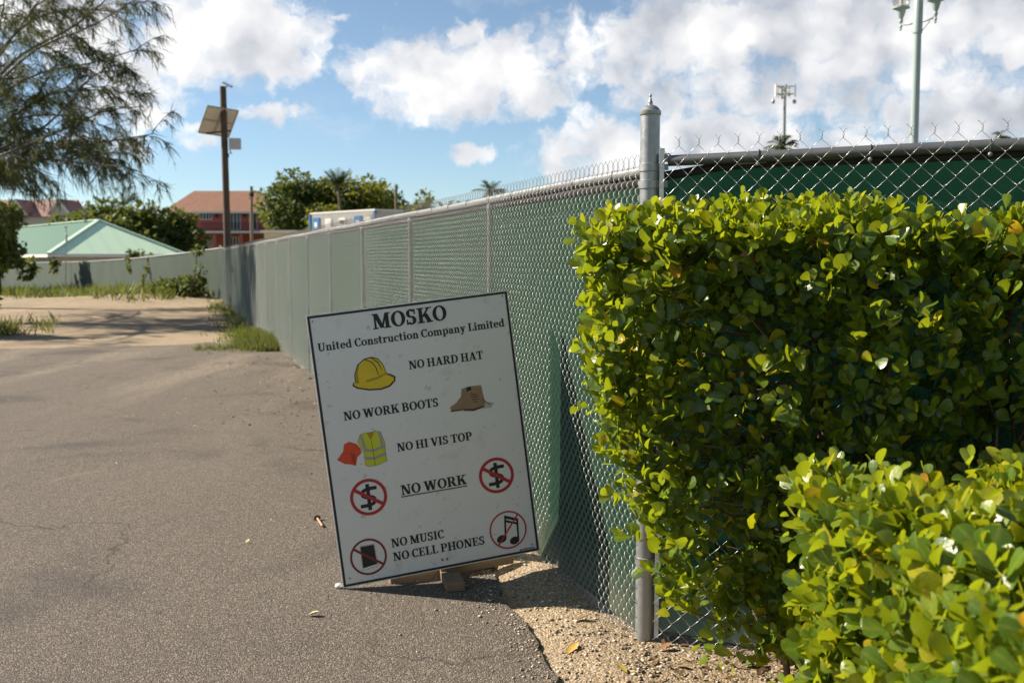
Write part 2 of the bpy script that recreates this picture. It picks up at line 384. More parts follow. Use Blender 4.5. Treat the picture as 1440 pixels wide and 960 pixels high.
def leaves(name, pos, d, up, ln, wd, rnd, m, tpl=LEAF_OB):
    pos = np.asarray(pos, float); d = norm(np.asarray(d, float)); x = norm(np.cross(d, up)); z = np.cross(x, d)
    T, Fc = tpl; n = len(pos)
    T = T[None] if T.ndim == 2 else T[rng.integers(len(T), size=n)]; nv = T.shape[1]
    ln = np.broadcast_to(ln, n)[:, None, None]; wd = np.broadcast_to(wd, n)[:, None, None]
    V = pos[:, None, :] + x[:, None, :]*T[..., 0:1]*wd + d[:, None, :]*T[..., 1:2]*ln + z[:, None, :]*T[..., 2:3]*wd
    FF = (Fc[None]+(np.arange(n)*nv)[:, None, None]).reshape(-1, 4)
    me = np_mesh(name, V.reshape(-1, 3), FF, m, np.repeat(np.clip(rnd, 0, 1), nv))
    if nv == 21:
        a = me.attributes.new('mid', 'FLOAT', 'POINT'); a.data.foreach_set('value', np.tile(np.array([0, 1, 0], np.float32), n*7))
    return me
def rvec(n): return norm(rng.normal(size=(n, 3)))

# ------------------------------------------------------------------ SETTING: ground
def sstep(x, a, b):
    t = np.clip((x-a)/(b-a), 0, 1); return t*t*(3-2*t)
def vnoise(x, y, s, seed=0):
    x = x/s+seed*17.3; y = y/s+seed*9.1; xi = np.floor(x).astype(int); yi = np.floor(y).astype(int); fx = x-xi; fy = y-yi
    def hsh(a, b):
        v = np.sin(a*127.1+b*311.7+seed)*43758.5453; return v-np.floor(v)
    fx = fx*fx*(3-2*fx); fy = fy*fy*(3-2*fy)
    return (hsh(xi, yi)*(1-fx)+hsh(xi+1, yi)*fx)*(1-fy)+(hsh(xi, yi+1)*(1-fx)+hsh(xi+1, yi+1)*fx)*fy
def gz(x, y):
    x = np.asarray(x, float); y = np.asarray(y, float)
    z = -.9*sstep(y, 34, 75) + .28*np.exp(-((x+13)**2/18+(y-37)**2/10))
    return z
FD = norm(np.array([-.325, .946, 0])); P0 = np.array([.52, 3.8, 0])        # the long fence: direction and corner post
FN = np.array([-FD[1], FD[0], 0])                                        # towards the road
def bumps(x, y):
    d = (x-P0[0])*FN[0]+(y-P0[1])*FN[1]
    k = sstep(d, 1.2, .25)*sstep(y, 20, 9) + .6*(sstep(y, 19, 22))
    return k*(.05*(vnoise(x, y, .6, 1)-.35)+.025*(vnoise(x, y, .22, 2)-.5)) + .02*sstep(d, .9, .1)*sstep(y, 14, 8)

def grid(xs, ys, zf):
    X, Y = np.meshgrid(xs, ys); V = np.stack([X, Y, zf(X, Y)], -1).reshape(-1, 3)
    i = np.arange(len(xs)*len(ys)).reshape(len(ys), len(xs))
    return V, np.stack([i[:-1, :-1], i[:-1, 1:], i[1:, 1:], i[1:, :-1]], -1).reshape(-1, 4)
V, Fc = grid(np.concatenate([np.linspace(-2500, -120, 8), np.linspace(-100, 160, 40), np.linspace(200, 2500, 8)]), np.concatenate([np.linspace(-400, -20, 6), np.linspace(-10, 130, 36), np.linspace(170, 4000, 12)]), lambda x, y: gz(x, y)-.3)
link('ground', np_mesh('ground', V, Fc, M_GROUND), kind='structure', smooth=True)
# asphalt sheet with a broken edge
edge = [(812, 985), (790, 960), (770, 930), (750, 900), (737, 880), (722, 862), (715, 838), (703, 812), (692, 790), (655, 745), (600, 690), (520, 600), (478, 562), (440, 531), (415, 508), (393, 488), (384, 484), (300, 482), (230, 485), (100, 488), (0, 491), (-300, 500), (-900, 520)]
pts = [gpt(*e)[:2] for e in edge]; poly = []
for a, b in zip(pts[:-1], pts[1:]):
    L_ = np.linalg.norm(b-a); k = max(2, int(L_/.03)) if L_ < 3 else max(2, int(L_/.15)); nrm = np.array([-(b-a)[1], (b-a)[0]])/L_
    amp = .05 if np.linalg.norm(a) < 9 else .30
    for i in range(k):
        t_ = i/k; p = a+(b-a)*t_
        poly.append(p+nrm*amp*(.7*vnoise(p[0], p[1], .11, 3)+vnoise(p[0], p[1], .45, 4)+.5*vnoise(p[0]*3, p[1]*3, .12, 5)-1.1))
poly += [np.array((-24., 12.)), np.array((-24., -3.)), np.array((1.2, -3.)), np.array((.9, .6))]
mb = MB(); ZR = .004
mb.poly([(x, y, ZR) for x, y in poly])
for a, b in zip(poly, poly[1:]+poly[:1]): mb.poly([(a[0], a[1], ZR), (b[0], b[1], ZR), (b[0], b[1], -.05), (a[0], a[1], -.05)])
mb.build('road', M_ASPHALT, kind='structure')
POLY = np.array(poly)
def in_road(x, y):
    c = np.zeros(len(x), bool); j = len(POLY)-1
    for i in range(len(POLY)):
        xi, yi = POLY[i]; xj, yj = POLY[j]
        if yi != yj: c ^= ((yi > y) != (yj > y)) & (x < (xj-xi)*(y-yi)/(yj-yi)+xi)
        j = i
    return c

_b0 = bumps
def edge_dist(x, y):
    x = np.asarray(x, float); y = np.asarray(y, float); sh_ = np.broadcast(x, y).shape; xf_ = np.broadcast_to(x, sh_).ravel(); yf_ = np.broadcast_to(y, sh_).ravel()
    out = np.full(len(xf_), 9.); ins = in_road(xf_, yf_); near = np.where((np.abs(xf_) < 6) & (yf_ > 1) & (yf_ < 20))[0]; PV = POLY[(POLY[:, 1] > 1.5) & (POLY[:, 0] > -5)]
    for k in range(0, len(near), 4000):
        i_ = near[k:k+4000]; out[i_] = np.sqrt(((xf_[i_, None]-PV[None, :, 0])**2+(yf_[i_, None]-PV[None, :, 1])**2).min(1))
    out[ins] *= -1; return out.reshape(sh_)
def bumps(x, y):
    e = edge_dist(x, y); z = _b0(x, y)
    return np.where(e < -.12, -.02, z*sstep(e, -.02, .25)-.004*(e < .05))
xs = np.concatenate([np.arange(-52, -6, .5), np.arange(-6, 4.01, .1)]); ys = np.concatenate([np.arange(-3, 12, .1), np.arange(12, 66, .4)])
V, Fc = grid(xs, ys, lambda x, y: gz(x, y)+bumps(x, y)-.012)
link('dirt_track', np_mesh('dirt_track', V, Fc, M_DIRT), kind='structure', smooth=True)
# loose gravel on the shoulder and along the asphalt edge
def pebbles(name, xy, size, m, seed=0):
    n = len(xy); z = np.where(in_road(xy[:, 0], xy[:, 1]), ZR, gz(xy[:, 0], xy[:, 1])+bumps(xy[:, 0], xy[:, 1])-.012)
    T = np.array([(1, 0, 0), (-1, 0, 0), (0, 1, 0), (0, -1, 0), (0, 0, .8), (0, 0, -.5), (.6, .6, .4), (-.6, .6, .35), (-.6, -.6, .4), (.6, -.6, .3)])
    Ft = np.array([(4, 0, 6), (4, 6, 2), (4, 2, 7), (4, 7, 1), (4, 1, 8), (4, 8, 3), (4, 3, 9), (4, 9, 0), (5, 6, 0), (5, 2, 6), (5, 7, 2), (5, 1, 7), (5, 8, 1), (5, 3, 8), (5, 9, 3), (5, 0, 9)])
    sc = size[:, None]*rng.uniform(.6, 1.3, (n, 3))*np.array([1, 1, .75]); a = rng.uniform(0, 6.28, n)
    W_ = T[None]*sc[:, None, :]*rng.uniform(.85, 1.15, (n, len(T), 1)); c, s_ = np.cos(a)[:, None], np.sin(a)[:, None]
    X = W_[..., 0]*c-W_[..., 1]*s_; Y = W_[..., 0]*s_+W_[..., 1]*c
    Vv = np.stack([X+xy[:, :1], Y+xy[:, 1:], W_[..., 2]+z[:, None]+size[:, None]*.15], -1)
    return np_mesh(name, Vv.reshape(-1, 3), (Ft[None]+(np.arange(n)*len(T))[:, None, None]).reshape(-1, 3), m, np.repeat(rng.random(n), len(T)))
M_PEB = mat('pebble', rough=.9, spec=.25, fn=lambda t, o, b, out: setc(t, b, t.ramp(t.n('ShaderNodeAttribute', attribute_name='rnd').outputs['Fac'], [(0, (.13, .10, .075)), (.5, (.31, .25, .18)), (.85, (.5, .43, .33)), (1, (.78, .74, .66))])))
n = 9000
s_ = 2.2-3.2*rng.random(n); s2 = rng.uniform(-.9, 7, n); dd = np.abs(rng.normal(0, .42, n))
xy = P0[None, :2]+FD[None, :2]*s2[:, None]+FN[None, :2]*(dd+.02)[:, None]
extra = np.stack([rng.uniform(.05, 1.5, 1500), rng.uniform(2.9, 3.9, 1500)], -1); xy = np.concatenate([xy, extra])
ir = in_road(xy[:, 0], xy[:, 1]); keep = ~ir | (rng.random(len(xy)) < .12); xy = xy[keep]
sz = .0022+.0085*rng.random(len(xy))**4
o = link('gravel', pebbles('gravel', xy, sz, M_PEB)); o['kind'] = 'stuff'
tag(o, 'loose limestone gravel on the sandy shoulder below the fence', 'gravel')
# crumbs along the broken asphalt edge
EV = POLY[(POLY[:, 1] > 2.2) & (POLY[:, 1] < 9) & (POLY[:, 0] > -3)]; ci = rng.integers(len(EV), size=6000); xy = EV[ci]+rng.normal(0, .05, (6000, 2))+np.abs(rng.normal(0, .09, (6000, 1)))*np.array([-.6, .1])
o = link('crumbs', pebbles('crumbs', xy, .0018+.006*rng.random(len(xy))**4, M_PEB)); o['kind'] = 'stuff'; tag(o, 'loose crumbs and grains along the broken asphalt edge', 'crumbs')
# grit scattered over the asphalt
n = 1500
yy = 2.9+11*rng.random(n)**1.6; xx = -.9*yy*rng.random(n)*.62+.25
xy = np.stack([xx, yy], -1); xy = xy[in_road(xy[:, 0], xy[:, 1])]
o = link('grit', pebbles('grit', xy, .0016+.0045*rng.random(len(xy))**4, M_PEB)); o['kind'] = 'stuff'
tag(o, 'pale grit scattered over the asphalt', 'grit')

# ------------------------------------------------------------------ chain link fences
DP = -.008
def chain_paths(length, w, height, dense, vh=None, dp=DP):
    """zigzag wires in (s, z, n) coordinates; dense=True rounds the knuckles; w: diamond width, vh: half diamond height"""
    h = w/2; vh = vh or h; J = int(round(height/vh)); I = int(length/h)
    j = np.arange(J+1); i = np.arange(I)[:, None]
    ext = ((i+j[None])%2)                                       # 1: right extreme
    S = (i+ext)*h; Z = np.broadcast_to(j*vh, S.shape).astype(float); Nn = np.zeros_like(S)
    if not dense: return np.stack([S, Z, Nn], -1), J
    sgn = np.where(ext == 1, 1., -1.); cols = []
    for (f, dn) in ((-.72, -.62), (-.45, -1.), (-.16, -.55), (0, 0)):     # each strand bows out of the plane between two knuckles
        cols.append(np.stack([S+sgn*h*(f*(1. if f > -.3 else 1.)+.03+(.04 if f == -.16 else 0)), Z+vh*f, Nn+dp*dn*sgn], -1))
    return np.stack(cols, 2).reshape(I, -1, 3)[:, 3:], J
def to_world(Pth, p0, d, nrm, zf, noff=0.):
    s = Pth[..., 0:1]
    W_ = np.array([p0[0], p0[1], 0.])+d*s+nrm*(Pth[..., 2:3]+noff)
    W_[..., 2] = Pth[..., 1]+zf(s[..., 0]); return W_
def barbs(length, w, J, top):
    h = w/2; I = int(length/h); i = np.arange(I); k = i[(i+J)%2 == 1]; s = (k+1)*h; res = []
    t = np.linspace(0, 1, 9); n = len(s)
    jit = rng.normal(0, .12, n)
    for sg in (1, -1):
        ang = t[None]*2.6*math.pi + (0 if sg > 0 else math.pi) + rng.uniform(0, .6, n)[:, None]
        r = np.where(t < .7, .0032, .0032+(t-.7)/.3*.010)[None]
        lean = jit[:, None]*t[None]*.03
        ds = r*np.where(t[None] < .7, np.cos(ang), sg*1.)+lean; dn = r*np.where(t[None] < .7, np.sin(ang), .25*sg)
        res.append(np.stack([s[:, None]+ds, np.broadcast_to(top+t*(.046 if w < .06 else .034), (n, 9)), dn], -1))
    return np.concatenate(res)

RAIL_Z = 1.835
WD = 0.00100
def zline(p0, d):
    return lambda s: gz(p0[0]+d[0]*s, p0[1]+d[1]*s)
LF_LEN = 33.2
zf = zline(P0, FD)
fence = thing('chain_link_fence', (P0[0], P0[1], 0), 'long galvanised chain link fence with green privacy fabric running back beside the asphalt', 'fence')
wv, VH = .049, .0285
p_near, J = chain_paths(22.0, wv, 1.86, True, VH)
p_mid, _ = chain_paths(LF_LEN, wv, 1.86, False, VH)
p_far = p_mid[int(22.0/(wv/2)):]
NO = .027                                                       # mesh hangs on the road side of rail and posts
top = J*VH
def wob(Pn):                                                    # slack in the mesh
    s = Pn[..., 0]; z = Pn[..., 1]; Pn = Pn.copy()
    Pn[..., 2] += .010*vnoise(s, z, .9, 5)+.012*vnoise(s, s*0, 2.2, 6)*(z < 1.7)
    Pn[..., 0] += .006*(vnoise(s, z, .4, 7)-.5)
    return Pn
def wrad(Pn): return (WD*np.interp(Pn[:, 0, 0], [2.5, 7, 16, 33], [1., .68, .52, .48]))[:, None]
def mesh_with_barbs(wires, barb, parent):
    V, Fc = joinVF(wires+[barb]); me = np_mesh('wire_mesh', V, Fc, M_WIRE); me.materials.append(M_WIREDARK)
    mi = np.zeros(len(Fc), np.int32); mi[len(Fc)-len(barb[1]):] = 1; me.polygons.foreach_set('material_index', mi)
    return link('wire_mesh', me, parent, smooth=True)
mesh_with_barbs([tubes(to_world(wob(p_near), P0, FD, FN, zf, NO), wrad(p_near), 4), tubes(to_world(wob(p_far), P0, FD, FN, zf, NO), wrad(p_far), 4)],
    tubes(to_world(barbs(LF_LEN, wv, J, top), P0, FD, FN, zf, NO), WD*1.05, 4), fence)
# pieces shared by posts
def post_mb(x, y, z0, z1, r, n=20):
    return MB().lathe((x, y, 0), [(r, z0-.05), (r, z1)], n)
mb = MB(); r0 = .0365
cx_, cy_ = P0[0], P0[1]
corner = autosmooth(MB().lathe((cx_, cy_, 0), [(r0, -.05), (r0, 2.052)], 28).build('corner_post', M_GALV, fence))
autosmooth(MB().lathe((cx_, cy_, 2.040), [(r0+.0030, 0), (r0+.0040, .002), (r0+.0040, .015), (r0+.0005, .0175), (r0-.003, .024), (r0-.010, .031), (.017, .036), (.0095, .039), (.0085, .044), (.0095, .048), (.0065, .053), (.0045, .062), (.003, .067), (.0052, .070), (.0052, .075), (.001, .081)], 24).build('post_cap', M_GALV, corner))
for zb, hb in ((1.845, .028), (1.782, .030), (.335, .026), (.292, .022), (1.20, .022), (.78, .022)):
    autosmooth(MB().lathe((cx_, cy_, zb), [(r0+.0005, -hb/2-.002), (r0+.004, -hb/2), (r0+.004, hb/2), (r0+.0005, hb/2+.002)], 24).box((cx_+.052*.902, cy_-.052*.431, zb), (.04, .010, hb*.8), rz=math.atan2(-.431, .902)).build('tension_band', M_GALV, corner))
k = 0
for s in np.arange(1.97, LF_LEN, 1.975):
    x, y, _ = P0+FD*s; z = float(zf(s))
    p = autosmooth(post_mb(x, y, z, z+RAIL_Z-.022, .0205, 14).build('line_post', M_POST, fence))
    autosmooth(MB().lathe((x, y, z+RAIL_Z), [(.022, -.062), (.0235, -.06), (.0235, -.03), (.012, -.018)], 14).tube([np.array((x, y, z+RAIL_Z))-FD*.02, np.array((x, y, z+RAIL_Z))+FD*.02], .0245, 12).build('loop_cap', M_GALV, p))
mb = MB(); ss = np.arange(0.03, LF_LEN+.5, .5)
mb.tube([P0+FD*s+np.array((0, 0, RAIL_Z+float(zf(s))+.004*math.sin(s*1.7))) for s in ss], .021, 12)
autosmooth(mb.build('top_rail', M_GALV, fence), 60)
for s in np.arange(.3, 14, .42):
    p = P0+FD*s; MB().lathe((p[0], p[1], RAIL_Z+float(zf(s))), [(.0225, -.002), (.0245, -.0015), (.0245, .0015), (.0225, .002)], 10, axis=FD).build('tie_wire', M_WIREDARK, fence)
def fabric(name, p0, d, nrm, length, z0, ztop, zf, off, m, parent, ds=.09, sag=None, seed=0, rows=14, hem=.040):
    s = np.arange(0.0, length, ds); v = np.linspace(0, 1, rows)
    S, Vv = np.meshgrid(s, v); zt = ztop+(sag(s) if sag is not None else 0.); zt = zt+.012*(vnoise(s, s*0, .6, seed+1)-.5)
    Z = z0+(zt[None]-z0)*Vv
    Nn = -off+.032*(vnoise(S, Vv*.8, .45, seed+2)-.5)*(1-.8*Vv**6)+.012*(vnoise(S, Vv, .16, seed+3)-.5)*(1-Vv**4)
    W_ = np.array([p0[0], p0[1], 0.])+d*S[..., None]+nrm*Nn[..., None]; W_[..., 2] = Z+zf(S)
    i = np.arange(S.size).reshape(S.shape); Fq = np.stack([i[:-1, :-1], i[:-1, 1:], i[1:, 1:], i[1:, :-1]], -1).reshape(-1, 4)
    link(name, np_mesh(name, W_.reshape(-1, 3), Fq, m, uv=np.stack([S.ravel(), Z.ravel()], -1)), parent, smooth=True)
    # binding hem along the top edge
    e = W_[-1]; up = np.array([0, 0, 1.]); A = e+nrm*.004-up*hem; B = e+nrm*.004+up*.006; C_ = e-nrm*.004+up*.006; D_ = e-nrm*.004-up*hem
    Q = np.stack([A, B, C_, D_], 1); n = len(e); i = np.arange(n*4).reshape(n, 4)
    Fh = np.concatenate([np.stack([i[:-1, k], i[1:, k], i[1:, (k+1) % 4], i[:-1, (k+1) % 4]], -1) for k in range(4)])
    link('fabric_hem', np_mesh('fabric_hem', Q.reshape(-1, 3), Fh, M_HEM), parent, smooth=False)
fabric('privacy_fabric', P0, FD, FN, LF_LEN, .03, RAIL_Z-.014, zf, .004, M_SCREEN, fence, seed=10)

# the short run to the right, behind the hedge
RD = norm(np.array([1.15, -.55, 0])); RN = np.array([RD[1], -RD[0], 0]); RN = np.array([-.431, -.902, 0])
zf2 = lambda s: np.zeros_like(s)+0.0
def zrise(s): return .042+.0*s
RF_LEN = 2.5
rf = thing('chain_link_fence', (cx_+RD[0]*.06, cy_+RD[1]*.06, 0), 'short chain link fence behind the tall hedge, its wide diamonds seen face on', 'fence')
p_r, Jr = chain_paths(RF_LEN, .072, 1.86, True)
p_r[..., 0] += .055
zt2 = lambda s: np.zeros_like(s)+.045
bb = barbs(RF_LEN, .072, Jr, Jr*.036); bb[..., 0] += .055
mesh_with_barbs([tubes(to_world(wob(p_r), P0, RD, RN, zt2, .045), WD, 4)], tubes(to_world(bb, P0, RD, RN, zt2, .045), WD*1.05, 4), rf)
autosmooth(MB().tube([P0+RD*.075+np.array((0, 0, 1.868)), P0+RD*1.3+np.array((0, 0, 1.872)), P0+RD*RF_LEN+np.array((0, 0, 1.874))], .0205, 16).build('top_rail', M_POST, rf), 60)
MB().box(P0+RD*.062+np.array((0, 0, 1.88)), (.03, .03, .03), rz=math.atan2(RD[1], RD[0])).build('rail_end', M_GALV, rf)
MB().box(P0+RD*.062+RN*.045+np.array((0, 0, .98)), (.017, .006, 1.86), rz=math.atan2(RD[1], RD[0])).build('tension_bar', M_GALV, rf)
for s in (2.05,):
    x, y, _ = P0+RD*s; autosmooth(post_mb(x, y, 0, 1.86, .024, 14).build('line_post', M_GALV, rf))
fabric('privacy_fabric', P0, RD, RN, RF_LEN, .05, 1.856, zf2, .03, M_SCREEN_BACKLIT, rf, ds=.05, sag=lambda s: -.036*np.exp(-(s/.22)**2), seed=20, hem=.026)
for s in (.41, .79, 1.16, 1.6):
    p = P0+RD*s+np.array((0, 0, 1.871)); tw = MB().lathe(p, [(.0225, -.002), (.0245, -.0015), (.0245, .0015), (.0225, .002)], 10, axis=RD).build('tie_wire', M_WIREDARK, rf)
    MB().lathe(p+RN*.026+np.array((0, 0, -.03)), [(.004, -.006), (.0075, 0), (.003, .006)], 8, axis=RN).build('clip', M_GALV, tw)

# far screen fence closing the track
FP = np.array([(-10.25, 35.35), (-13.4, 39.3), (-17.2, 44.6), (-22.5, 52.1), (-28.6, 60.5), (-36., 71.), (-47., 84.)])
ff = thing('screen_fence', (FP[2][0], FP[2][1], float(gz(*FP[2]))), 'low green screened fence with creepers closing the far end of the sandy track', 'fence')
seg = np.concatenate([np.linspace(a, b, 24, endpoint=False) for a, b in zip(FP[:-1], FP[1:])]+[FP[-1:]])
tt = np.cumsum(np.r_[0, np.linalg.norm(np.diff(seg, axis=0), axis=1)])
zb_ = gz(seg[:, 0], seg[:, 1]); ztp = np.interp(tt, [0, 4, 11, 20, 31, 45, 62], [1.90, 1.72, 1.52, 1.37, 1.30, 1.25, 1.2])
rows = 8; v = np.linspace(0, 1, rows)[:, None]
nn = norm(np.stack([-np.gradient(seg[:, 1]), np.gradient(seg[:, 0])], -1))
off = .05*(vnoise(np.broadcast_to(tt, (rows, len(tt))), v*1.2, .8, 31)-.5)
W_ = np.stack([seg[None, :, 0]+nn[None, :, 0]*off, seg[None, :, 1]+nn[None, :, 1]*off, (zb_-.1)[None]*(1-v)+ztp[None]*v], -1)
i = np.arange(rows*len(tt)).reshape(rows, -1); Fq = np.stack([i[:-1, :-1], i[:-1, 1:], i[1:, 1:], i[1:, :-1]], -1).reshape(-1, 4)
link('privacy_fabric', np_mesh('privacy_fabric', W_.reshape(-1, 3), Fq, M_SCREEN2, uv=np.stack([np.broadcast_to(tt, (rows, len(tt))).ravel(), W_[..., 2].ravel()], -1)), ff, smooth=True)
autosmooth(MB().tube([(a, b, c) for (a, b), c in zip(seg, ztp+.01)], .024, 8).build('top_rail', M_GALV, ff), 60)
for k in range(3, len(seg), 6):
    x, y = seg[k]; sgn_ = 1 if nn[k] @ np.array([x, y]) > 0 else -1; x += sgn_*nn[k][0]*.09; y += sgn_*nn[k][1]*.09
    autosmooth(MB().lathe((x, y, 0), [(.03, zb_[k]-.1), (.03, ztp[k]+.03), (.015, ztp[k]+.05)], 10).build('line_post', M_GALV, ff))

# ------------------------------------------------------------------ the sign
BL0 = np.array([-0.75424498, 4.34352857, .03776729]); BR0 = np.array([.12600922, 4.56594162, .14303348]); TL0 = np.array([-.90554557, 4.36999377, 1.24705167])
ksc = 1.5/(1.5-.0300)
BL, BR, TL = (_C+ksc*(p-_C) for p in (BL0, BR0, TL0))
SW, SH = .938, 1.251
EX = norm(BR-BL); EZ = norm((TL-BL)-EX*np.dot(TL-BL, EX)); EN = np.cross(EX, EZ)
def sp(u, v, n=0.): return BL+EX*u+EZ*v+EN*n
def m_panel(t, o, b, out):
    f = t.noise(o, 3, 5, .6)
    c = t.mix(f, (.71, .69, .63), (.77, .75, .69))
    c = t.mix(t.m('MULTIPLY', t.rng(t.noise(o, 26, 4, .6), .62, .72), .55), c, (.34, .30, .24))
    c = t.mix(t.m('MULTIPLY', t.rng(t.noise(o, 7, 6, .7, .3), .54, .75), .4), c, (.42, .385, .32))
    setc(t, b, c)
M_PANEL = mat('sign_face', rough=.38, spec=.45, fn=m_panel)
sign = thing('site_sign', BL, 'white construction site sign lettered in black with red prohibition symbols, on a crossed timber foot', 'sign')
a = MB().hexa([sp(0, 0, -.010), sp(SW, 0, -.010), sp(SW, 0, 0), sp(0, 0, 0), sp(0, SH, -.010), sp(SW, SH, -.010), sp(SW, SH, 0), sp(0, SH, 0)])
a.build('panel', M_PANEL, sign)
mb = MB(); e0, e1 = .0045, .0150
for (u0, v0, u1, v1) in ((e0, e0, SW-e0, e1), (e0, SH-e1, SW-e0, SH-e0), (e0, e1, e1, SH-e1), (SW-e1, e1, SW-e0, SH-e1)):
    mb.poly([sp(u0, v0, .0008), sp(u1, v0, .0008), sp(u1, v1, .0008), sp(u0, v1, .0008)])
mb.build('border_line', M_BLACK, sign, fix=False)

# --- lettering: a bold bracketed serif alphabet drawn as strokes (cap height 1)
s_ = .075
def Rc(x0, y0, x1, y1): return [[(x0, y0), (x1, y0), (x1, y1), (x0, y1)]]
def Dg(x0, y0, x1, y1, wd): return [[(x0, y0), (x0+wd, y0), (x1+wd, y1), (x1, y1)]]
def Bw(cx, cy, rx, ry, tx, ty, a0, a1, n=18):
    o = []
    for k in range(n):
        t0, t1 = R(a0+(a1-a0)*k/n), R(a0+(a1-a0)*(k+1)/n)
        q_ = [(cx+rx*math.cos(t0), cy+ry*math.sin(t0)), (cx+rx*math.cos(t1), cy+ry*math.sin(t1)), (cx+(rx-tx)*math.cos(t1), cy+(ry-ty)*math.sin(t1)), (cx+(rx-tx)*math.cos(t0), cy+(ry-ty)*math.sin(t0))]
        o.append(q_ if a1 > a0 else q_[::-1])
    return o
def Sf(x0, x1, y): # slab with small bracket
    return Rc(x0, y, x1, y+s_)
def dot(cx, cy, r): return [[(cx+r*math.cos(k*math.pi/6), cy+r*math.sin(k*math.pi/6)) for k in range(12)]]
T = .20; X = .69
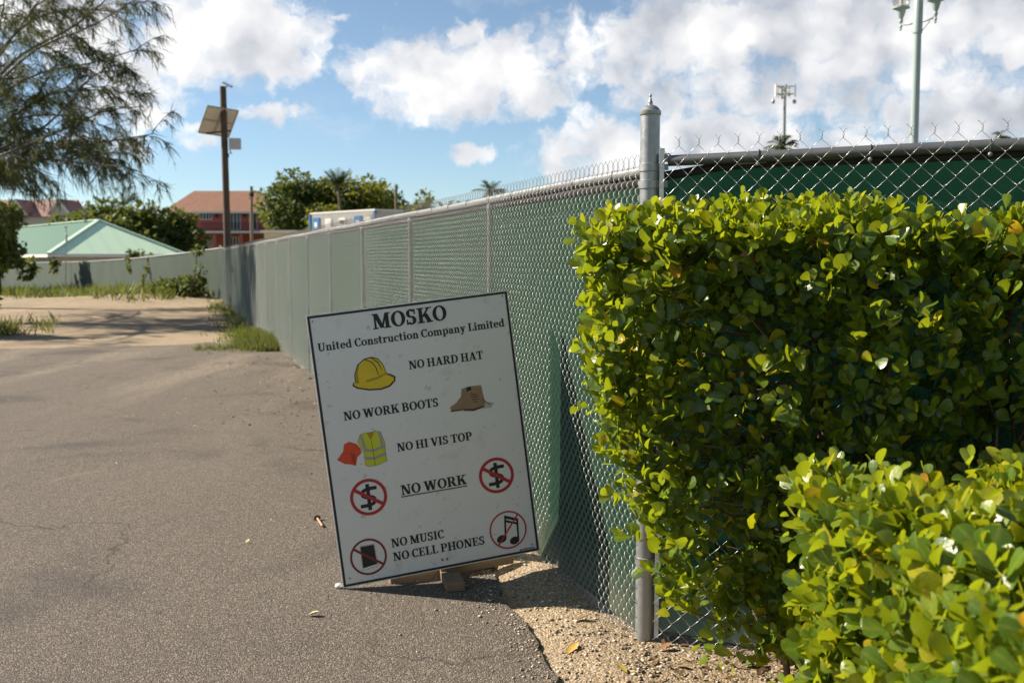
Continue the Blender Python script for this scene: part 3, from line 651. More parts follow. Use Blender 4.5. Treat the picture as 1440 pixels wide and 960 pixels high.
G = {
 'M': (1.16, Rc(.13, 0, .225, 1)+Rc(.84, 0, 1.04, 1)+Dg(.48, .04, .12, 1, .23)+Dg(.545, .04, .85, 1, .10)+Sf(.02, .34, 0)+Sf(.73, 1.15, 0)+Sf(.02, .32, 1-s_)+Sf(.86, 1.15, 1-s_)),
 'O': (.92, Bw(.46, .5, .44, .515, .205, .085, 0, 360, 32)),
 'S': (.70, Bw(.34, .735, .28, .28, .18, .10, 30, 270)+Bw(.345, .275, .30, .29, .19, .10, 90, -150)+Rc(.55, .66, .61, 1)+Rc(.05, 0, .11, .34)),
 'K': (.97, Rc(.13, 0, .33, 1)+Dg(.30, .40, .70, .97, .12)+Dg(.66, .03, .40, .60, .24)+Sf(.02, .44, 0)+Sf(.58, .97, 0)+Sf(.02, .44, 1-s_)+Sf(.58, .95, 1-s_)),
 'U': (.93, Rc(.13, .3, .33, 1)+Rc(.69, .3, .785, 1)+Bw(.457, .32, .328, .335, .16, .10, 180, 360)+Sf(.02, .44, 1-s_)+Sf(.58, .92, 1-s_)),
 'C': (.78, Bw(.44, .5, .42, .515, .205, .085, 45, 315, 28)+Rc(.66, .64, .73, 1)+Rc(.69, .06, .75, .22)),
 'L': (.75, Rc(.13, 0, .33, 1)+Rc(.02, 0, .72, s_)+Rc(.65, 0, .72, .30)+Sf(.02, .46, 1-s_)),
 'N': (1.0, Rc(.14, 0, .235, 1)+Rc(.77, 0, .865, 1)+Dg(.63, .0, .12, 1, .235)+Sf(.02, .36, 0)+Sf(.64, .99, 1-s_)+Sf(.02, .3, 1-s_)),
 'H': (1.02, Rc(.13, 0, .33, 1)+Rc(.69, 0, .89, 1)+Rc(.33, .46, .69, .54)+Sf(.02, .44, 0)+Sf(.58, 1.0, 0)+Sf(.02, .44, 1-s_)+Sf(.58, 1.0, 1-s_)),
 'A': (.94, Dg(.11, 0, .41, 1, .09)+Dg(.63, 0, .36, 1, .225)+Rc(.22, .28, .68, .36)+Sf(0, .30, 0)+Sf(.53, .94, 0)),
 'R': (.94, Rc(.13, 0, .33, 1)+Rc(.33, 1-.085, .5, 1)+Rc(.33, .44, .5, .525)+Bw(.49, .72, .29, .28, .20, .085, -90, 90)+Dg(.67, 0, .40, .48, .23)+Sf(.02, .44, 0)+Sf(.64, .94, 0)+Sf(.02, .2, 1-s_)),
 'D': (.95, Rc(.13, 0, .33, 1)+Rc(.33, 0, .47, .085)+Rc(.33, .915, .47, 1)+Bw(.46, .5, .45, .5, .205, .085, -90, 90)+Sf(.02, .2, 0)+Sf(.02, .2, 1-s_)),
 'T': (.84, Rc(.32, 0, .52, 1)+Rc(.03, 1-.08, .81, 1)+Rc(.03, .70, .095, 1)+Rc(.745, .70, .81, 1)+Sf(.2, .64, 0)),
 'W': (1.32, Dg(.30, 0, .08, 1, .22)+Dg(.36, 0, .60, 1, .10)+Dg(.80, 0, .56, 1, .22)+Dg(.88, 0, 1.13, 1, .095)+Sf(0, .36, 1-s_)+Sf(.98, 1.32, 1-s_)),
 'B': (.88, Rc(.13, 0, .33, 1)+Rc(.33, 0, .5, .085)+Rc(.33, .915, .48, 1)+Rc(.33, .48, .5, .56)+Bw(.47, .745, .29, .255, .20, .085, -90, 90)+Bw(.49, .28, .33, .28, .205, .085, -90, 90)+Sf(.02, .2, 0)+Sf(.02, .2, 1-s_)),
 'V': (.92, Dg(.36, 0, .08, 1, .225)+Dg(.44, 0, .74, 1, .095)+Sf(0, .38, 1-s_)+Sf(.60, .92, 1-s_)),
 'I': (.48, Rc(.14, 0, .34, 1)+Sf(.02, .46, 0)+Sf(.02, .46, 1-s_)),
 'P': (.84, Rc(.13, 0, .33, 1)+Rc(.33, .915, .48, 1)+Rc(.33, .40, .48, .485)+Bw(.47, .70, .33, .30, .205, .085, -90, 90)+Sf(.02, .46, 0)+Sf(.02, .2, 1-s_)),
 'E': (.80, Rc(.13, 0, .33, 1)+Rc(.33, 0, .74, .08)+Rc(.33, .92, .72, 1)+Rc(.33, .47, .58, .55)+Rc(.67, 0, .74, .28)+Rc(.65, .74, .72, 1)+Rc(.52, .36, .58, .66)+Sf(.02, .2, 0)+Sf(.02, .2, 1-s_)),
 'n': (.74, Rc(.10, 0, .27, X)+Rc(.47, 0, .64, X-.2)+Bw(.40, X-.24, .24, .25, .17, .10, 0, 150)+Sf(.01, .36, 0)+Sf(.39, .73, 0)+Sf(.01, .2, X-s_)),
 'm': (1.10, Rc(.10, 0, .27, X)+Rc(.46, 0, .63, X-.2)+Rc(.83, 0, 1.0, X-.2)+Bw(.40, X-.24, .23, .25, .17, .10, 0, 150)+Bw(.77, X-.24, .23, .25, .17, .10, 0, 150)+Sf(.01, .35, 0)+Sf(.38, .71, 0)+Sf(.75, 1.09, 0)+Sf(.01, .2, X-s_)),
 'i': (.38, Rc(.10, 0, .28, X)+Sf(.01, .37, 0)+Sf(.01, .2, X-s_)+dot(.185, .90, .115)),
 't': (.50, Rc(.12, .15, .30, .92)+Rc(.02, X-.085, .45, X)+Bw(.34, .2, .22, .215, .18, .10, 180, 300)),
 'e': (.64, Bw(.33, X/2, .31, X/2+.012, .175, .085, 20, 320, 26)+Rc(.12, X/2-.02, .60, X/2+.06)+Bw(.34, X/2+.04, .27, X/2-.04, .15, .085, 0, 90)),
 'd': (.74, Rc(.45, 0, .62, 1.05)+Bw(.34, X/2, .32, X/2+.012, .175, .085, 40, 320, 24)+Sf(.45, .73, 0)+Sf(.34, .5, 1.05-s_)),
 'o': (.70, Bw(.35, X/2, .33, X/2+.012, .175, .085, 0, 360, 28)),
 's': (.54, Bw(.26, X-.195, .21, .20, .14, .09, 40, 270)+Bw(.27, .20, .23, .205, .15, .09, 90, -150)+Rc(.40, X-.22, .455, X)+Rc(.05, 0, .105, .22)),
 'r': (.56, Rc(.10, 0, .27, X)+Bw(.42, X-.25, .18, .25, .12, .12, 40, 150)+dot(.47, X-.12, .085)+Sf(.01, .40, 0)+Sf(.01, .2, X-s_)),
 'u': (.75, Rc(.10, .2, .27, X)+Rc(.47, 0, .64, X)+Bw(.34, .24, .24, .25, .17, .10, 180, 330)+Sf(.01, .2, X-s_)+Sf(.38, .55, X-s_)+Sf(.5, .74, 0)),
 'c': (.58, Bw(.33, X/2, .31, X/2+.012, .175, .085, 45, 315, 24)+dot(.48, X-.16, .08)),
 'p': (.74, Rc(.11, -.28, .28, X)+Bw(.38, X/2, .33, X/2+.012, .175, .085, -140, 140, 24)+Sf(.01, .40, -.28)+Sf(.01, .2, X-s_)),
 'a': (.64, Rc(.37, .06, .54, X-.2)+Bw(.30, X-.23, .24, .24, .17, .085, 0, 150)+Bw(.26, .19, .22, .20, .16, .085, 60, 330, 18)+dot(.16, X-.2, .085)+Sf(.40, .63, 0)),
 'y': (.70, Dg(.28, 0.02, .07, X, .19)+Dg(.20, -.28, .52, X, .10)+Sf(0, .32, X-s_)+Sf(.42, .70, X-s_)+dot(.15, -.20, .09)),
 ' ': (.25, []),
}
def lettering(text, u0, u1, v, cap, n=.0010, gap=.035):
    adv = sum(G[c][0]+gap for c in text)-gap; k = (u1-u0)/adv; mb = MB(); x = 0; z = 0
    for c in text:
        wd, polys = G[c]
        for p in polys:
            z = (z+1) % 7
            for dx, dy in ((-.020, .0), (.020, .012)): mb.poly([sp(u0+(x+a+dx)*k, v+(b+dy)*cap, n+z*.00003+(dx > 0)*.000015) for a, b in p])
        x += wd+gap
    return mb
for (text, u0, u1, v, cap) in (('MOSKO', .2905, .636, 1.1500, .0695), ('United Construction Company Limited', .0325, .9035, 1.0838, .0365),
        ('NO HARD HAT', .4300, .7820, .9465, .0385), ('NO WORK BOOTS', .1055, .5440, .7578, .0395), ('NO HI VIS TOP', .3265, .6815, .5785, .0385),
        ('NO WORK', .3183, .6280, .3768, .0455), ('NO MUSIC', .2423, .4900, .1448, .0390), ('NO CELL PHONES', .2425, .6770, .0808, .0390)):
    mb = lettering(text, u0, u1, v, cap)
    if text == 'NO WORK': mb.poly([sp(.3160, .3665, .001), sp(.6290, .3655, .001), sp(.6290, .3705, .001), sp(.3160, .3715, .001)])
    o = mb.build('lettering', M_BLACK, sign, fix=False)

def flat(name, base, rough=.5, amt=.12, sc=20): return vmat(name, base, amt, sc, rough)
M_RED = flat('red_print', (.42, .022, .026)); M_DRED = flat('dark_red_print', (.20, .018, .02)); M_YEL = flat('yellow_print', (.72, .50, .012), amt=.2, sc=9)
M_YELD = flat('ochre_print', (.42, .26, .01)); M_TAN = flat('tan_print', (.30, .185, .10), amt=.35, sc=25); M_TAND = flat('brown_print', (.085, .045, .022), amt=.3)
M_HV = flat('lime_print', (.58, .58, .02), amt=.12); M_GREYP = flat('grey_print', (.33, .32, .29)); M_ORANGE = flat('orange_print', (.66, .065, .014), amt=.3, sc=14); M_BLUEP = flat('blue_print', (.03, .07, .25))
M_SHP = flat('pale_grey_print', (.44, .43, .40))
def layer(mb, pts, lay, mi=0): mb.poly([sp(u, v, .0009+lay*.00025) for u, v in pts], mi)
def ring(mb, u, v, ro, ri, lay, mi, n=48):
    for k in range(n):
        a, b = 2*math.pi*k/n, 2*math.pi*(k+1)/n
        layer(mb, [(u+ro*math.cos(a), v+ro*math.sin(a)), (u+ro*math.cos(b), v+ro*math.sin(b)), (u+ri*math.cos(b), v+ri*math.sin(b)), (u+ri*math.cos(a), v+ri*math.sin(a))], lay, mi)
def bar(mb, u, v, r, ang, wd, lay, mi):
    c, s = math.cos(R(ang)), math.sin(R(ang)); w2 = wd/2
    layer(mb, [(u-c*r-s*w2*-1, v-s*r-c*w2), (u+c*r+s*w2, v+s*r-c*w2), (u+c*r-s*w2, v+s*r+c*w2), (u-c*r-s*w2, v-s*r+c*w2)], lay, mi)
def xf(pts, u, v, k, kv=None): return [(u+a*k, v+b*(kv or k)) for a, b in pts]
def dollar(u, v, r):
    mb = MB()
    z = [0]
    for p in Bw(0, .20, .40, .31, .20, .17, 60, 270)+Bw(0, -.20, .40, .31, .20, .17, 90, -120)+Rc(-.095, -.70, .095, .70)+Rc(.0, .35, .46, .54)+Rc(-.46, -.54, 0, -.35):
        z[0] = (z[0]+1) % 5; mb.poly([sp(u+a*r*1.06, v+b*r*1.02, .0009+z[0]*.00002) for a, b in p], 1)
    ring(mb, u, v, r, r*.83, 2, 0); bar(mb, u, v, r*.9, -34, r*.19, 3, 0)
    return mb
for (u, v) in ((.1690, .3945), (.7735, .3935)): dollar(u, v, .0845).build('dollar_symbol', [M_RED, M_BLACK], sign, fix=False)
mb = MB(); u, v = .1320, .1225                                   # telephone symbol
layer(mb, xf([(-.40, -.72), (.46, -.60), (.40, .66), (-.40, .66)], u, v, .083), 0, 2)
layer(mb, xf([(-.385, -.705), (.445, -.585), (.385, .645), (-.385, .645)], u, v, .083), 1, 3)
layer(mb, xf([(-.37, -.58), (.42, -.48), (.37, .62), (-.37, .62)], u, v, .083), 2, 1)
layer(mb, xf([(-.03, -.645), (.07, -.63), (.07, -.56), (-.03, -.57)], u, v, .083), 2, 3)
ring(mb, u, v, .084, .0745, 3, 0); bar(mb, u, v, .078, -36, .011, 4, 0)
mb.build('telephone_symbol', [M_DRED, M_BLACK, M_BLACK, M_PANEL], sign, fix=False)
mb = MB(); u, v = .7960, .1272                                   # music symbol
def ell(cx, cy, rx, ry, rot=0, n=20): return [(cx+rx*math.cos(t)*math.cos(rot)-ry*math.sin(t)*math.sin(rot), cy+rx*math.cos(t)*math.sin(rot)+ry*math.sin(t)*math.cos(rot)) for t in [2*math.pi*k/n for k in range(n)]]
layer(mb, xf(ell(-.40, -.42, .27, .20, .25), u, v, .09), 0, 1); layer(mb, xf(ell(.28, -.62, .27, .20, .25), u, v, .09), 0, 1)
layer(mb, xf([(-.24, -.42), (-.14, -.42), (-.02, .78), (-.12, .78)], u, v, .09), 1, 1); layer(mb, xf([(.44, -.62), (.54, -.62), (.60, .50), (.50, .50)], u, v, .09), 1, 1)
layer(mb, xf([(-.12, .80), (.61, .50), (.60, .36), (-.13, .64)], u, v, .09), 2, 1); layer(mb, xf([(-.135, .57), (.595, .28), (.59, .17), (-.145, .45)], u, v, .09), 2, 1)
ring(mb, u, v, .0905, .0830, 3, 0); bar(mb, u, v, .086, 50, .0075, 4, 0)
mb.build('music_symbol', [M_RED, M_BLACK], sign, fix=False)
# hard hat
mb = MB(); u, v = .2610, .9520; k, kv = .0985, .120
dome = [(-.82, -.30), (-.80, .05), (-.62, .38), (-.30, .56), (.02, .60), (.30, .52), (.50, .30), (.60, .02), (.62, -.12)]
brim = [(-.95, -.34), (-.90, -.22), (-.30, -.24), (.20, -.16), (.62, -.06), (.80, -.10), (1.0, -.22), (.96, -.38), (.70, -.55), (.30, -.62), (-.25, -.58), (-.75, -.46)]
layer(mb, xf([(p[0]*1.05, p[1]*1.07+.0) for p in dome], u, v, k, kv), 0, 1); layer(mb, xf([(p[0]*1.04, p[1]*1.07) for p in brim], u, v, k, kv), 0, 1)
layer(mb, xf(dome, u, v, k, kv), 1, 0); layer(mb, xf([(x*.97, y*.95-.012) for x, y in brim], u, v, k, kv), 2, 0)
layer(mb, xf([(-.35, -.22), (.20, -.14), (.60, -.05), (.62, -.10), (.2, -.24), (-.35, -.31)], u, v, k, kv), 3, 2)
layer(mb, xf([(-.82, -.30), (-.80, .05), (-.62, .38), (-.55, .40), (-.68, .05), (-.66, -.26)], u, v, k, kv), 2, 2)
for pl in ([(-.25, .57), (.05, .45), (.22, .2), (.28, -.1), (.25, -.1), (.18, .19), (.02, .42), (-.28, .55)], [(.05, .60), (.33, .40), (.46, .1), (.50, .06), (.43, .1), (.29, .38), (.02, .58)], [(.62, -.05), (.98, -.22), (.96, -.26), (.62, -.09)]): layer(mb, xf(pl, u, v, k, kv), 3, 1)
mb.build('hard_hat_picture', [M_YEL, M_BLACK, M_YELD], sign, fix=False)
# work boots
mb = MB(); u, v = .6960, .7715; k = .098
layer(mb, xf([(-.8, -.50), (.95, -.58), (1.12, -.38), (.9, -.30)], u, v, k), 0, 2)
layer(mb, xf([(-1.0, -.46), (-1.02, -.26), (-.70, -.10), (-.44, .16), (-.36, .52), (-.05, .56), (.02, -.44)], u, v, k), 1, 0)
layer(mb, xf([(-.40, -.50), (-.42, -.28), (-.20, -.02), (-.02, .30), (.06, .58), (.60, .56), (.64, .1), (.70, -.32), (.62, -.46), (.1, -.56)], u, v, k), 2, 0)
layer(mb, xf([(-.40, -.54), (-.40, -.44), (.1, -.50), (.62, -.42), (.64, -.50), (.1, -.62)], u, v, k), 3, 1); layer(mb, xf([(-1.02, -.50), (-1.0, -.42), (-.42, -.44), (-.42, -.50)], u, v, k), 2, 1)
layer(mb, xf([(-.12, .34), (.10, .40), (.10, .58), (-.14, .56)], u, v, k), 3, 3)
for t_ in range(4): layer(mb, xf([(.02+.03*t_, .22-.13*t_), (.36, .15-.1*t_), (.36, .11-.1*t_), (.02+.03*t_, .17-.13*t_)], u, v, k), 3, 1)
layer(mb, xf([(.58, -.1), (.80, -.30), (.95, -.42), (.92, -.44), (.78, -.34), (.56, -.14)], u, v, k), 3, 1)
mb.build('work_boots_picture', [M_TAN, M_TAND, M_SHP, M_BLACK], sign, fix=False)
# safety vest
mb = MB(); u, v = .2150, .6105; k, kv = .0625, .0790
vest = [(-.72, .93), (-.30, .98), (-.02, .50), (.30, 1.0), (.72, .90), (.94, .25), (.90, -.2), (.92, -.82), (.4, -.92), (.05, -.96), (-.4, -.98), (-.66, -.84), (-.62, -.2), (-.96, .52)]
layer(mb, xf([(a*1.03, b*1.02) for a, b in vest], u, v, k, kv), 0, 2)
for half in ([(-.72, .93), (-.30, .98), (-.02, .50), (.05, -.96), (-.4, -.98), (-.66, -.84), (-.62, -.2), (-.96, .52)], [(-.02, .50), (.30, 1.0), (.72, .90), (.94, .25), (.90, -.2), (.92, -.82), (.4, -.92), (.05, -.96)]): layer(mb, xf(half, u, v, k, kv), 1, 0)
layer(mb, xf([(-.30, .98), (.30, 1.0), (-.02, .50)], u, v, k, kv), 1, 3)
layer(mb, xf([(-.62, .08), (.02, -.02), (.9, .12), (.9, -.04), (.02, -.18), (-.62, -.08)], u, v, k, kv), 2, 1); layer(mb, xf([(-.62, -.38), (.03, -.48), (.9, -.32), (.9, -.48), (.03, -.64), (-.62, -.54)], u, v, k, kv), 2, 1)
layer(mb, xf([(-.80, .80), (-.60, .93), (-.42, .05), (-.62, .05)], u, v, k, kv), 3, 1); layer(mb, xf([(.55, .93), (.74, .85), (.84, .1), (.66, .1)], u, v, k, kv), 3, 1)
layer(mb, xf([(-.015, .5), (.015, .5), (.06, -.96), (.03, -.96)], u, v, k, kv), 4, 2)
mb.build('safety_vest_picture', [M_HV, M_GREYP, M_BLACK, M_YELD], sign, fix=False)
mb = MB(); u, v = .1075, .6030
layer(mb, xf([(-1.02, -.30), (-.45, .30), (-.30, .86), (.15, 1.0), (.70, .72), (.98, .30), (1.0, -.05), (.62, -.35), (.42, -1.0), (-.05, -.80), (-.45, -.72)], u, v, .056, .057), 0, 0)
layer(mb, xf([(.10, .2), (.5, -.1), (.40, -.9), (.2, -.7)], u, v, .056, .057), 1, 1)
mb.build('orange_patch', [M_ORANGE, flat('deep_orange_print', (.42, .035, .01), amt=.3)], sign, fix=False)
# tiny printer's mark in the corner: a blurred strip of red and blue strokes
mb = MB()
for k_, (a, b, mi) in enumerate([(.840, .848, 0), (.850, .855, 0), (.857, .862, 1), (.864, .874, 1), (.876, .881, 1), (.884, .890, 0), (.892, .899, 0), (.901, .905, 0), (.907, .913, 0)]): layer(mb, [(a, .0175), (b, .0175), (b, .0245+.003*(k_ in (3, 5))), (a, .0245)], 0, mi)
mb.build('corner_mark', [M_BLUEP, M_RED], sign, fix=False)
for (u, v) in ((.0255, 1.2215), (.9095, 1.2265), (.4677, .0452), (.4906, .0440), (.035, .040), (.902, .036)):
    big = .45 < u < .5
    MB().lathe(sp(u, v, 0), [(.0062 if big else .005, -.001), (.0056 if big else .0045, .0022), (.002, .003)], 10, axis=EN).build('screw', M_WIREDARK if big else M_GALV, sign)
# crossed timber foot and back props
fd = norm(np.array([gpt(627, 797)[0]-gpt(643, 831)[0], gpt(627, 797)[1]-gpt(643, 831)[1], 0])); f0 = gpt(641, 833); f0[2] = ZR
fl = f0+fd*.055
b1 = MB().beam(f0+np.array((0, 0, .021)), f0+fd*.86+np.array((0, 0, .021)), .088, .040).build('foot_plank', M_WOOD, sign); bevel(b1)
mb = MB().lathe(f0+fd*.10+np.array((-.006, 0, .0405)), [(.0, .001), (.007, .002), (.007, 0)], 10).build('bolt_hole', M_STEM, sign)
l0, l1 = gpt(546, 823), gpt(720, 797); dr = norm(l1-l0)
b2 = MB().beam(l0+np.array((0, 0.03, .026)), l1+np.array((0, .03, .052)), .040, .075).build('cross_plank', M_WOOD, sign); bevel(b2)
up0 = sp(.50, -.02, -.014-.022); b3 = MB().beam(up0-EZ*.06, sp(.50, 1.1, -.036), .088, .040, up=EN).build('upright', M_WOOD, sign)
b4 = MB().beam(f0+fd*.84+np.array((0, 0, .05)), sp(.50, .82, -.075), .040, .080, up=EX).build('brace', M_WOOD, sign)

# ------------------------------------------------------------------ hedges
def sprigs(base, axis, k, ln, spread=.8, step=.017, droop=0.):
    """k alternate leaves on each sprig: positions, directions, up vectors"""
    n = len(base); ph = rng.uniform(0, 6.28, n)[:, None]+np.arange(k)[None]*2.4+rng.normal(0, .3, (n, k))
    a = axis[:, None, :]; r0 = norm(np.cross(axis, rvec(n))); r1 = np.cross(axis, r0)
    rad = r0[:, None]*np.cos(ph)[..., None]+r1[:, None]*np.sin(ph)[..., None]
    f = (np.arange(k)/max(1, k-1))[None, :, None]
    d = norm(a*(.35+.75*f)+rad*(spread*(1.1-.5*f))+rng.normal(0, .16, (n, k, 3))+np.array([0, 0, .28-droop]))
    pos = base[:, None]+a*(np.arange(k)[None, :, None]*step)+rad*.004
    up = norm(a*.9-rad*.3+rng.normal(0, .35, (n, k, 3)))
    return pos.reshape(-1, 3), d.reshape(-1, 3), up.reshape(-1, 3)
def hedge(name, label, A, e, b, L_, D_, z0f, z1, counts, lsz, stems, cat='hedge', bump=.055, sclip=None):
    """A: front left corner at ground; e: along, b: depth (away from the camera)"""
    root = thing(name, (A[0]+e[0]*L_*.3+b[0]*D_*.5, A[1]+e[1]*L_*.3+b[1]*D_*.5, 0), label, cat)
    e3, b3 = np.array([*e, 0.]), np.array([*b, 0.]); A3 = np.array([*A, 0.])
    bases, axes, tone = [], [], []
    for face, n in counts.items():
        s = rng.random(n)*L_; t = rng.random(n)*D_; z = z0f(s, t)+(z1-z0f(s, t))*rng.random(n); dep = rng.exponential(.045, n)
        if face == 'front': t = dep*1.6; out = -b3
        elif face == 'back': t = D_-dep; out = b3
        elif face == 'top': z = z1-dep; out = np.array([0, 0, 1.])
        elif face == 'left': s = dep; out = -e3
        elif face == 'right': s = L_-dep; out = e3
        elif face == 'low': s = rng.uniform(.42, 1.6, n); t = rng.uniform(.0, .3, n); z = rng.uniform(.10, .42, n); out = -b3*.6
        else: out = np.zeros(3)
        bu = bump*(vnoise(s*1.3+t, z+t*.7, .22, 41)-.5)*2+bump*.7*(vnoise(s+t, z-t, .5, 43)-.5)*2
        edge = 0
        p = A3+e3*s[:, None]+b3*t[:, None]+out*bu[:, None]; p[:, 2] += z
        # rounded shoulders
        if face in ('front', 'left'): p[:, 2] -= 0
        lowshift = z0f(s, t); k = p[:, 2] > lowshift
        k &= p[:, 2] > .10
        if sclip is not None: k &= s > sclip(p[:, 2])+rng.normal(0, .03, n)
        ax = norm(out*.55+np.array([0, 0, .62])+rng.normal(0, .42, (n, 3))) if face != 'in' else norm(rng.normal(0, .7, (n, 3))+np.array([0, 0, .5]))
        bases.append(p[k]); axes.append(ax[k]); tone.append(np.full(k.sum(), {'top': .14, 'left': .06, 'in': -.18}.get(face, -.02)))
    base = np.concatenate(bases); ax = np.concatenate(axes); tn = np.concatenate(tone); K = 6
    pos, d, up = sprigs(base, ax, K, lsz)
    n = len(pos); ln = lsz*rng.uniform(.55, 1.22, n)*np.tile(np.array([.95, 1.05, 1.1, 1., .85, .62]), len(base)); wd = ln*rng.uniform(.62, .90, n)
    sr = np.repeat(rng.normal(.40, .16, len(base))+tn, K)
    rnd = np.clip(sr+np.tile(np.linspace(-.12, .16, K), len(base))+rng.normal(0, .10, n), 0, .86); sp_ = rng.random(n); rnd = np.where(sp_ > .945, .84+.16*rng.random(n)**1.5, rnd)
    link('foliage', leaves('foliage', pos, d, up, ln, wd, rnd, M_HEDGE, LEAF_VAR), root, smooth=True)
    # woody stems and twigs
    P_ = []
    for _ in range(stems):
        s, t = (.22+.75*rng.random() if sclip is not None else .08+.88*rng.random())*L_, D_*rng.uniform(.35, .85); q0 = A3+e3*s+b3*t; q0[2] = -.03
        q1 = q0+e3*rng.normal(0, .10)+b3*rng.normal(0, .05); q1[2] = z1*rng.uniform(.75, .98); tt_ = np.linspace(0, 1, 9)[:, None]
        P_.append(q0+(q1-q0)*tt_+.035*np.stack([np.sin(tt_[:, 0]*7+rng.random()*6), np.cos(tt_[:, 0]*6+rng.random()*6), 0*tt_[:, 0]], -1)*np.sin(tt_*math.pi))
    V, Fc = tubes(np.array(P_), np.linspace(.010, .0035, 9)[None]*rng.uniform(.7, 1.25, (len(P_), 1)), 6)
    sel = rng.choice(len(base), min(len(base), stems*9), replace=False); T_ = []
    for i_ in sel:
        e_ = base[i_]+ax[i_]*.05; st = P_[rng.integers(len(P_))]; 
        cand = min((P_[j] for j in rng.integers(len(P_), size=6)), key=lambda q_: np.min(np.linalg.norm(q_-e_-np.array([0, 0, -.25]), axis=1)))
        j = int(np.argmin(np.linalg.norm(cand-e_-np.array([0, 0, -.2]), axis=1))); p0_ = cand[j]
        if np.linalg.norm(p0_-e_) > .5: p0_ = e_+(p0_-e_)*.5/np.linalg.norm(p0_-e_)
        tt_ = np.linspace(0, 1, 5)[:, None]; T_.append(p0_+(e_-p0_)*tt_+np.array([0, 0, -.03])*np.sin(tt_*math.pi)+rng.normal(0, .006, (5, 3)))
    V2, F2 = tubes(np.array(T_), np.linspace(.0038, .0017, 5), 4); V3, F3 = joinVF([(V, Fc), (V2, F2)])
    link('stems', np_mesh('stems', V3, F3, M_STEM), root, smooth=True)
    return root
HE = norm(np.array([1.33, -.40])); HB = np.array([-HE[1], HE[0]])
def z0h(s, t): return np.interp(s, [0, .3, .55], [.16, .14, .03])+.15*vnoise(s, t, .18, 51)
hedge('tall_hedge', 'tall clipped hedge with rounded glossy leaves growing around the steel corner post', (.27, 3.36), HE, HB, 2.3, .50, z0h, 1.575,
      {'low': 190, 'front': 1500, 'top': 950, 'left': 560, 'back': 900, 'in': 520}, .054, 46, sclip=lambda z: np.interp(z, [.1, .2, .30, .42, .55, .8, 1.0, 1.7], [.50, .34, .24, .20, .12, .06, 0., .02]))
def z0h2(s, t): return .10+0*s
hedge('low_hedge', 'low sunlit hedge in the foreground, waist high, brighter and nearer than the tall one', (.735, 1.05), np.array([1., 0.]), np.array([0., 1.]), 1.9, 1.38, z0h2, .935,
      {'front': 250, 'top': 1750, 'left': 1050, 'back': 360, 'in': 380}, .054, 40, bump=.05)
# a white blossom on the low hedge
bp = at(1222, 722, 2.05)
fl_ = MB()
for k in range(7):
    a = k*2*math.pi/7+.3*random.random(); d_ = np.array((math.cos(a)*.8, -.35+.25*math.sin(a*2), math.sin(a)*.8)); x_ = norm(np.cross(d_, (0.2, 1, .3)))
    fl_.poly([bp, bp+d_*.010+x_*.006, bp+d_*.021+x_*.003, bp+d_*.023, bp+d_*.010-x_*.006])
fl_.build('blossom', vmat('white_petals', (.78, .76, .70), .06, 30), bpy.data.objects['low_hedge'], fix=False)

# ------------------------------------------------------------------ trees
def leaf_cloud(lobes, n, size, m, tpl=LEAF_LO, aspect=.75, flat=.0, shell=2.2):
    """lobes: (centre, (rx, ry, rz)); leaf clumps through the volume, denser at the surface"""
    vol = np.array([r[0]*r[1]*r[2] for c, r in lobes])**.8; pick = rng.choice(len(lobes), n, p=vol/vol.sum())
    c = np.array([l[0] for l in lobes])[pick]; r = np.array([l[1] for l in lobes], float)[pick]
    u = rvec(n); rad = rng.random(n)**(1/(3*shell/2))*(1+.22*(vnoise(u[:, 0]*3+pick, u[:, 2]*3+u[:, 1]*2, .45, 61)-.5)*2)
    pos = c+u*r*rad[:, None]
    d = norm(u+rng.normal(0, .8, (n, 3))+np.array([0, 0, -.15])); up = norm(u*.6+np.array([0, 0, .7])+rng.normal(0, .5, (n, 3)))
    rnd = np.clip(.42+.22*rng.normal(size=n)+.16*(vnoise(pos[:, 0]+pos[:, 1], pos[:, 2], size*4, 63)-.5)*2, 0, 1)
    ln = size*rng.uniform(.6, 1.35, n)
    return leaves('crown', pos, d, up, ln, ln*aspect, rnd, m, tpl)
def broad_tree(name, label, base, height, spread, nl, n, size, m, group=None, trunk=.25, seed=0, low=.25, depth=None, cat='tree'):
    base = np.array(base, float); root = thing(name, base, label, cat, group); lob = []
    r_ = np.random.default_rng(seed); depth = depth or spread
    for k in range(nl):
        a = r_.uniform(0, 6.28); rr = math.sqrt(r_.random()); h = r_.uniform(low, .86)
        wdt = math.sin(math.pi*min(1, .25+h*.75))**.6
        c = base+np.array([math.cos(a)*rr*spread*.40*wdt*1.6, math.sin(a)*rr*depth*.40*wdt*1.6, height*h]); k_ = r_.uniform(.6, 1.15)
        lob.append((c, (spread*.24*k_, depth*.24*k_, height*.135*k_)))
    lob.append((base+np.array([0, 0, height*.62]), (spread*.36, depth*.36, height*.30)))
    lob.append((base+np.array([0, 0, height*.88]), (spread*.2, depth*.2, height*.12)))
    link('crown', leaf_cloud(lob, n, size, m), root)
    mb = MB(); tp = base+np.array([0, 0, height*.5])
    mb.tube([base-np.array([0, 0, .4]), base+np.array([.05, 0, height*.2]), tp], np.array([trunk, trunk*.8, trunk*.5]), 8)
    for c, rr in lob[:7]: mb.tube([base+np.array([0, 0, height*.25]), (base+c)/2+np.array([0, 0, height*.14]), c], np.array([trunk*.5, trunk*.3, trunk*.1]), 6)
    mb.build('trunk', M_BARK, root, smooth=True)
    return root
def G0(x, y): return float(gz(x, y))-.05
def base_at(px, d): 
    p = at(px, 380, d); return (p[0], p[1], G0(p[0], p[1]))
def h_at(py, d, z0): return float(at(720, py, d)[2])-z0
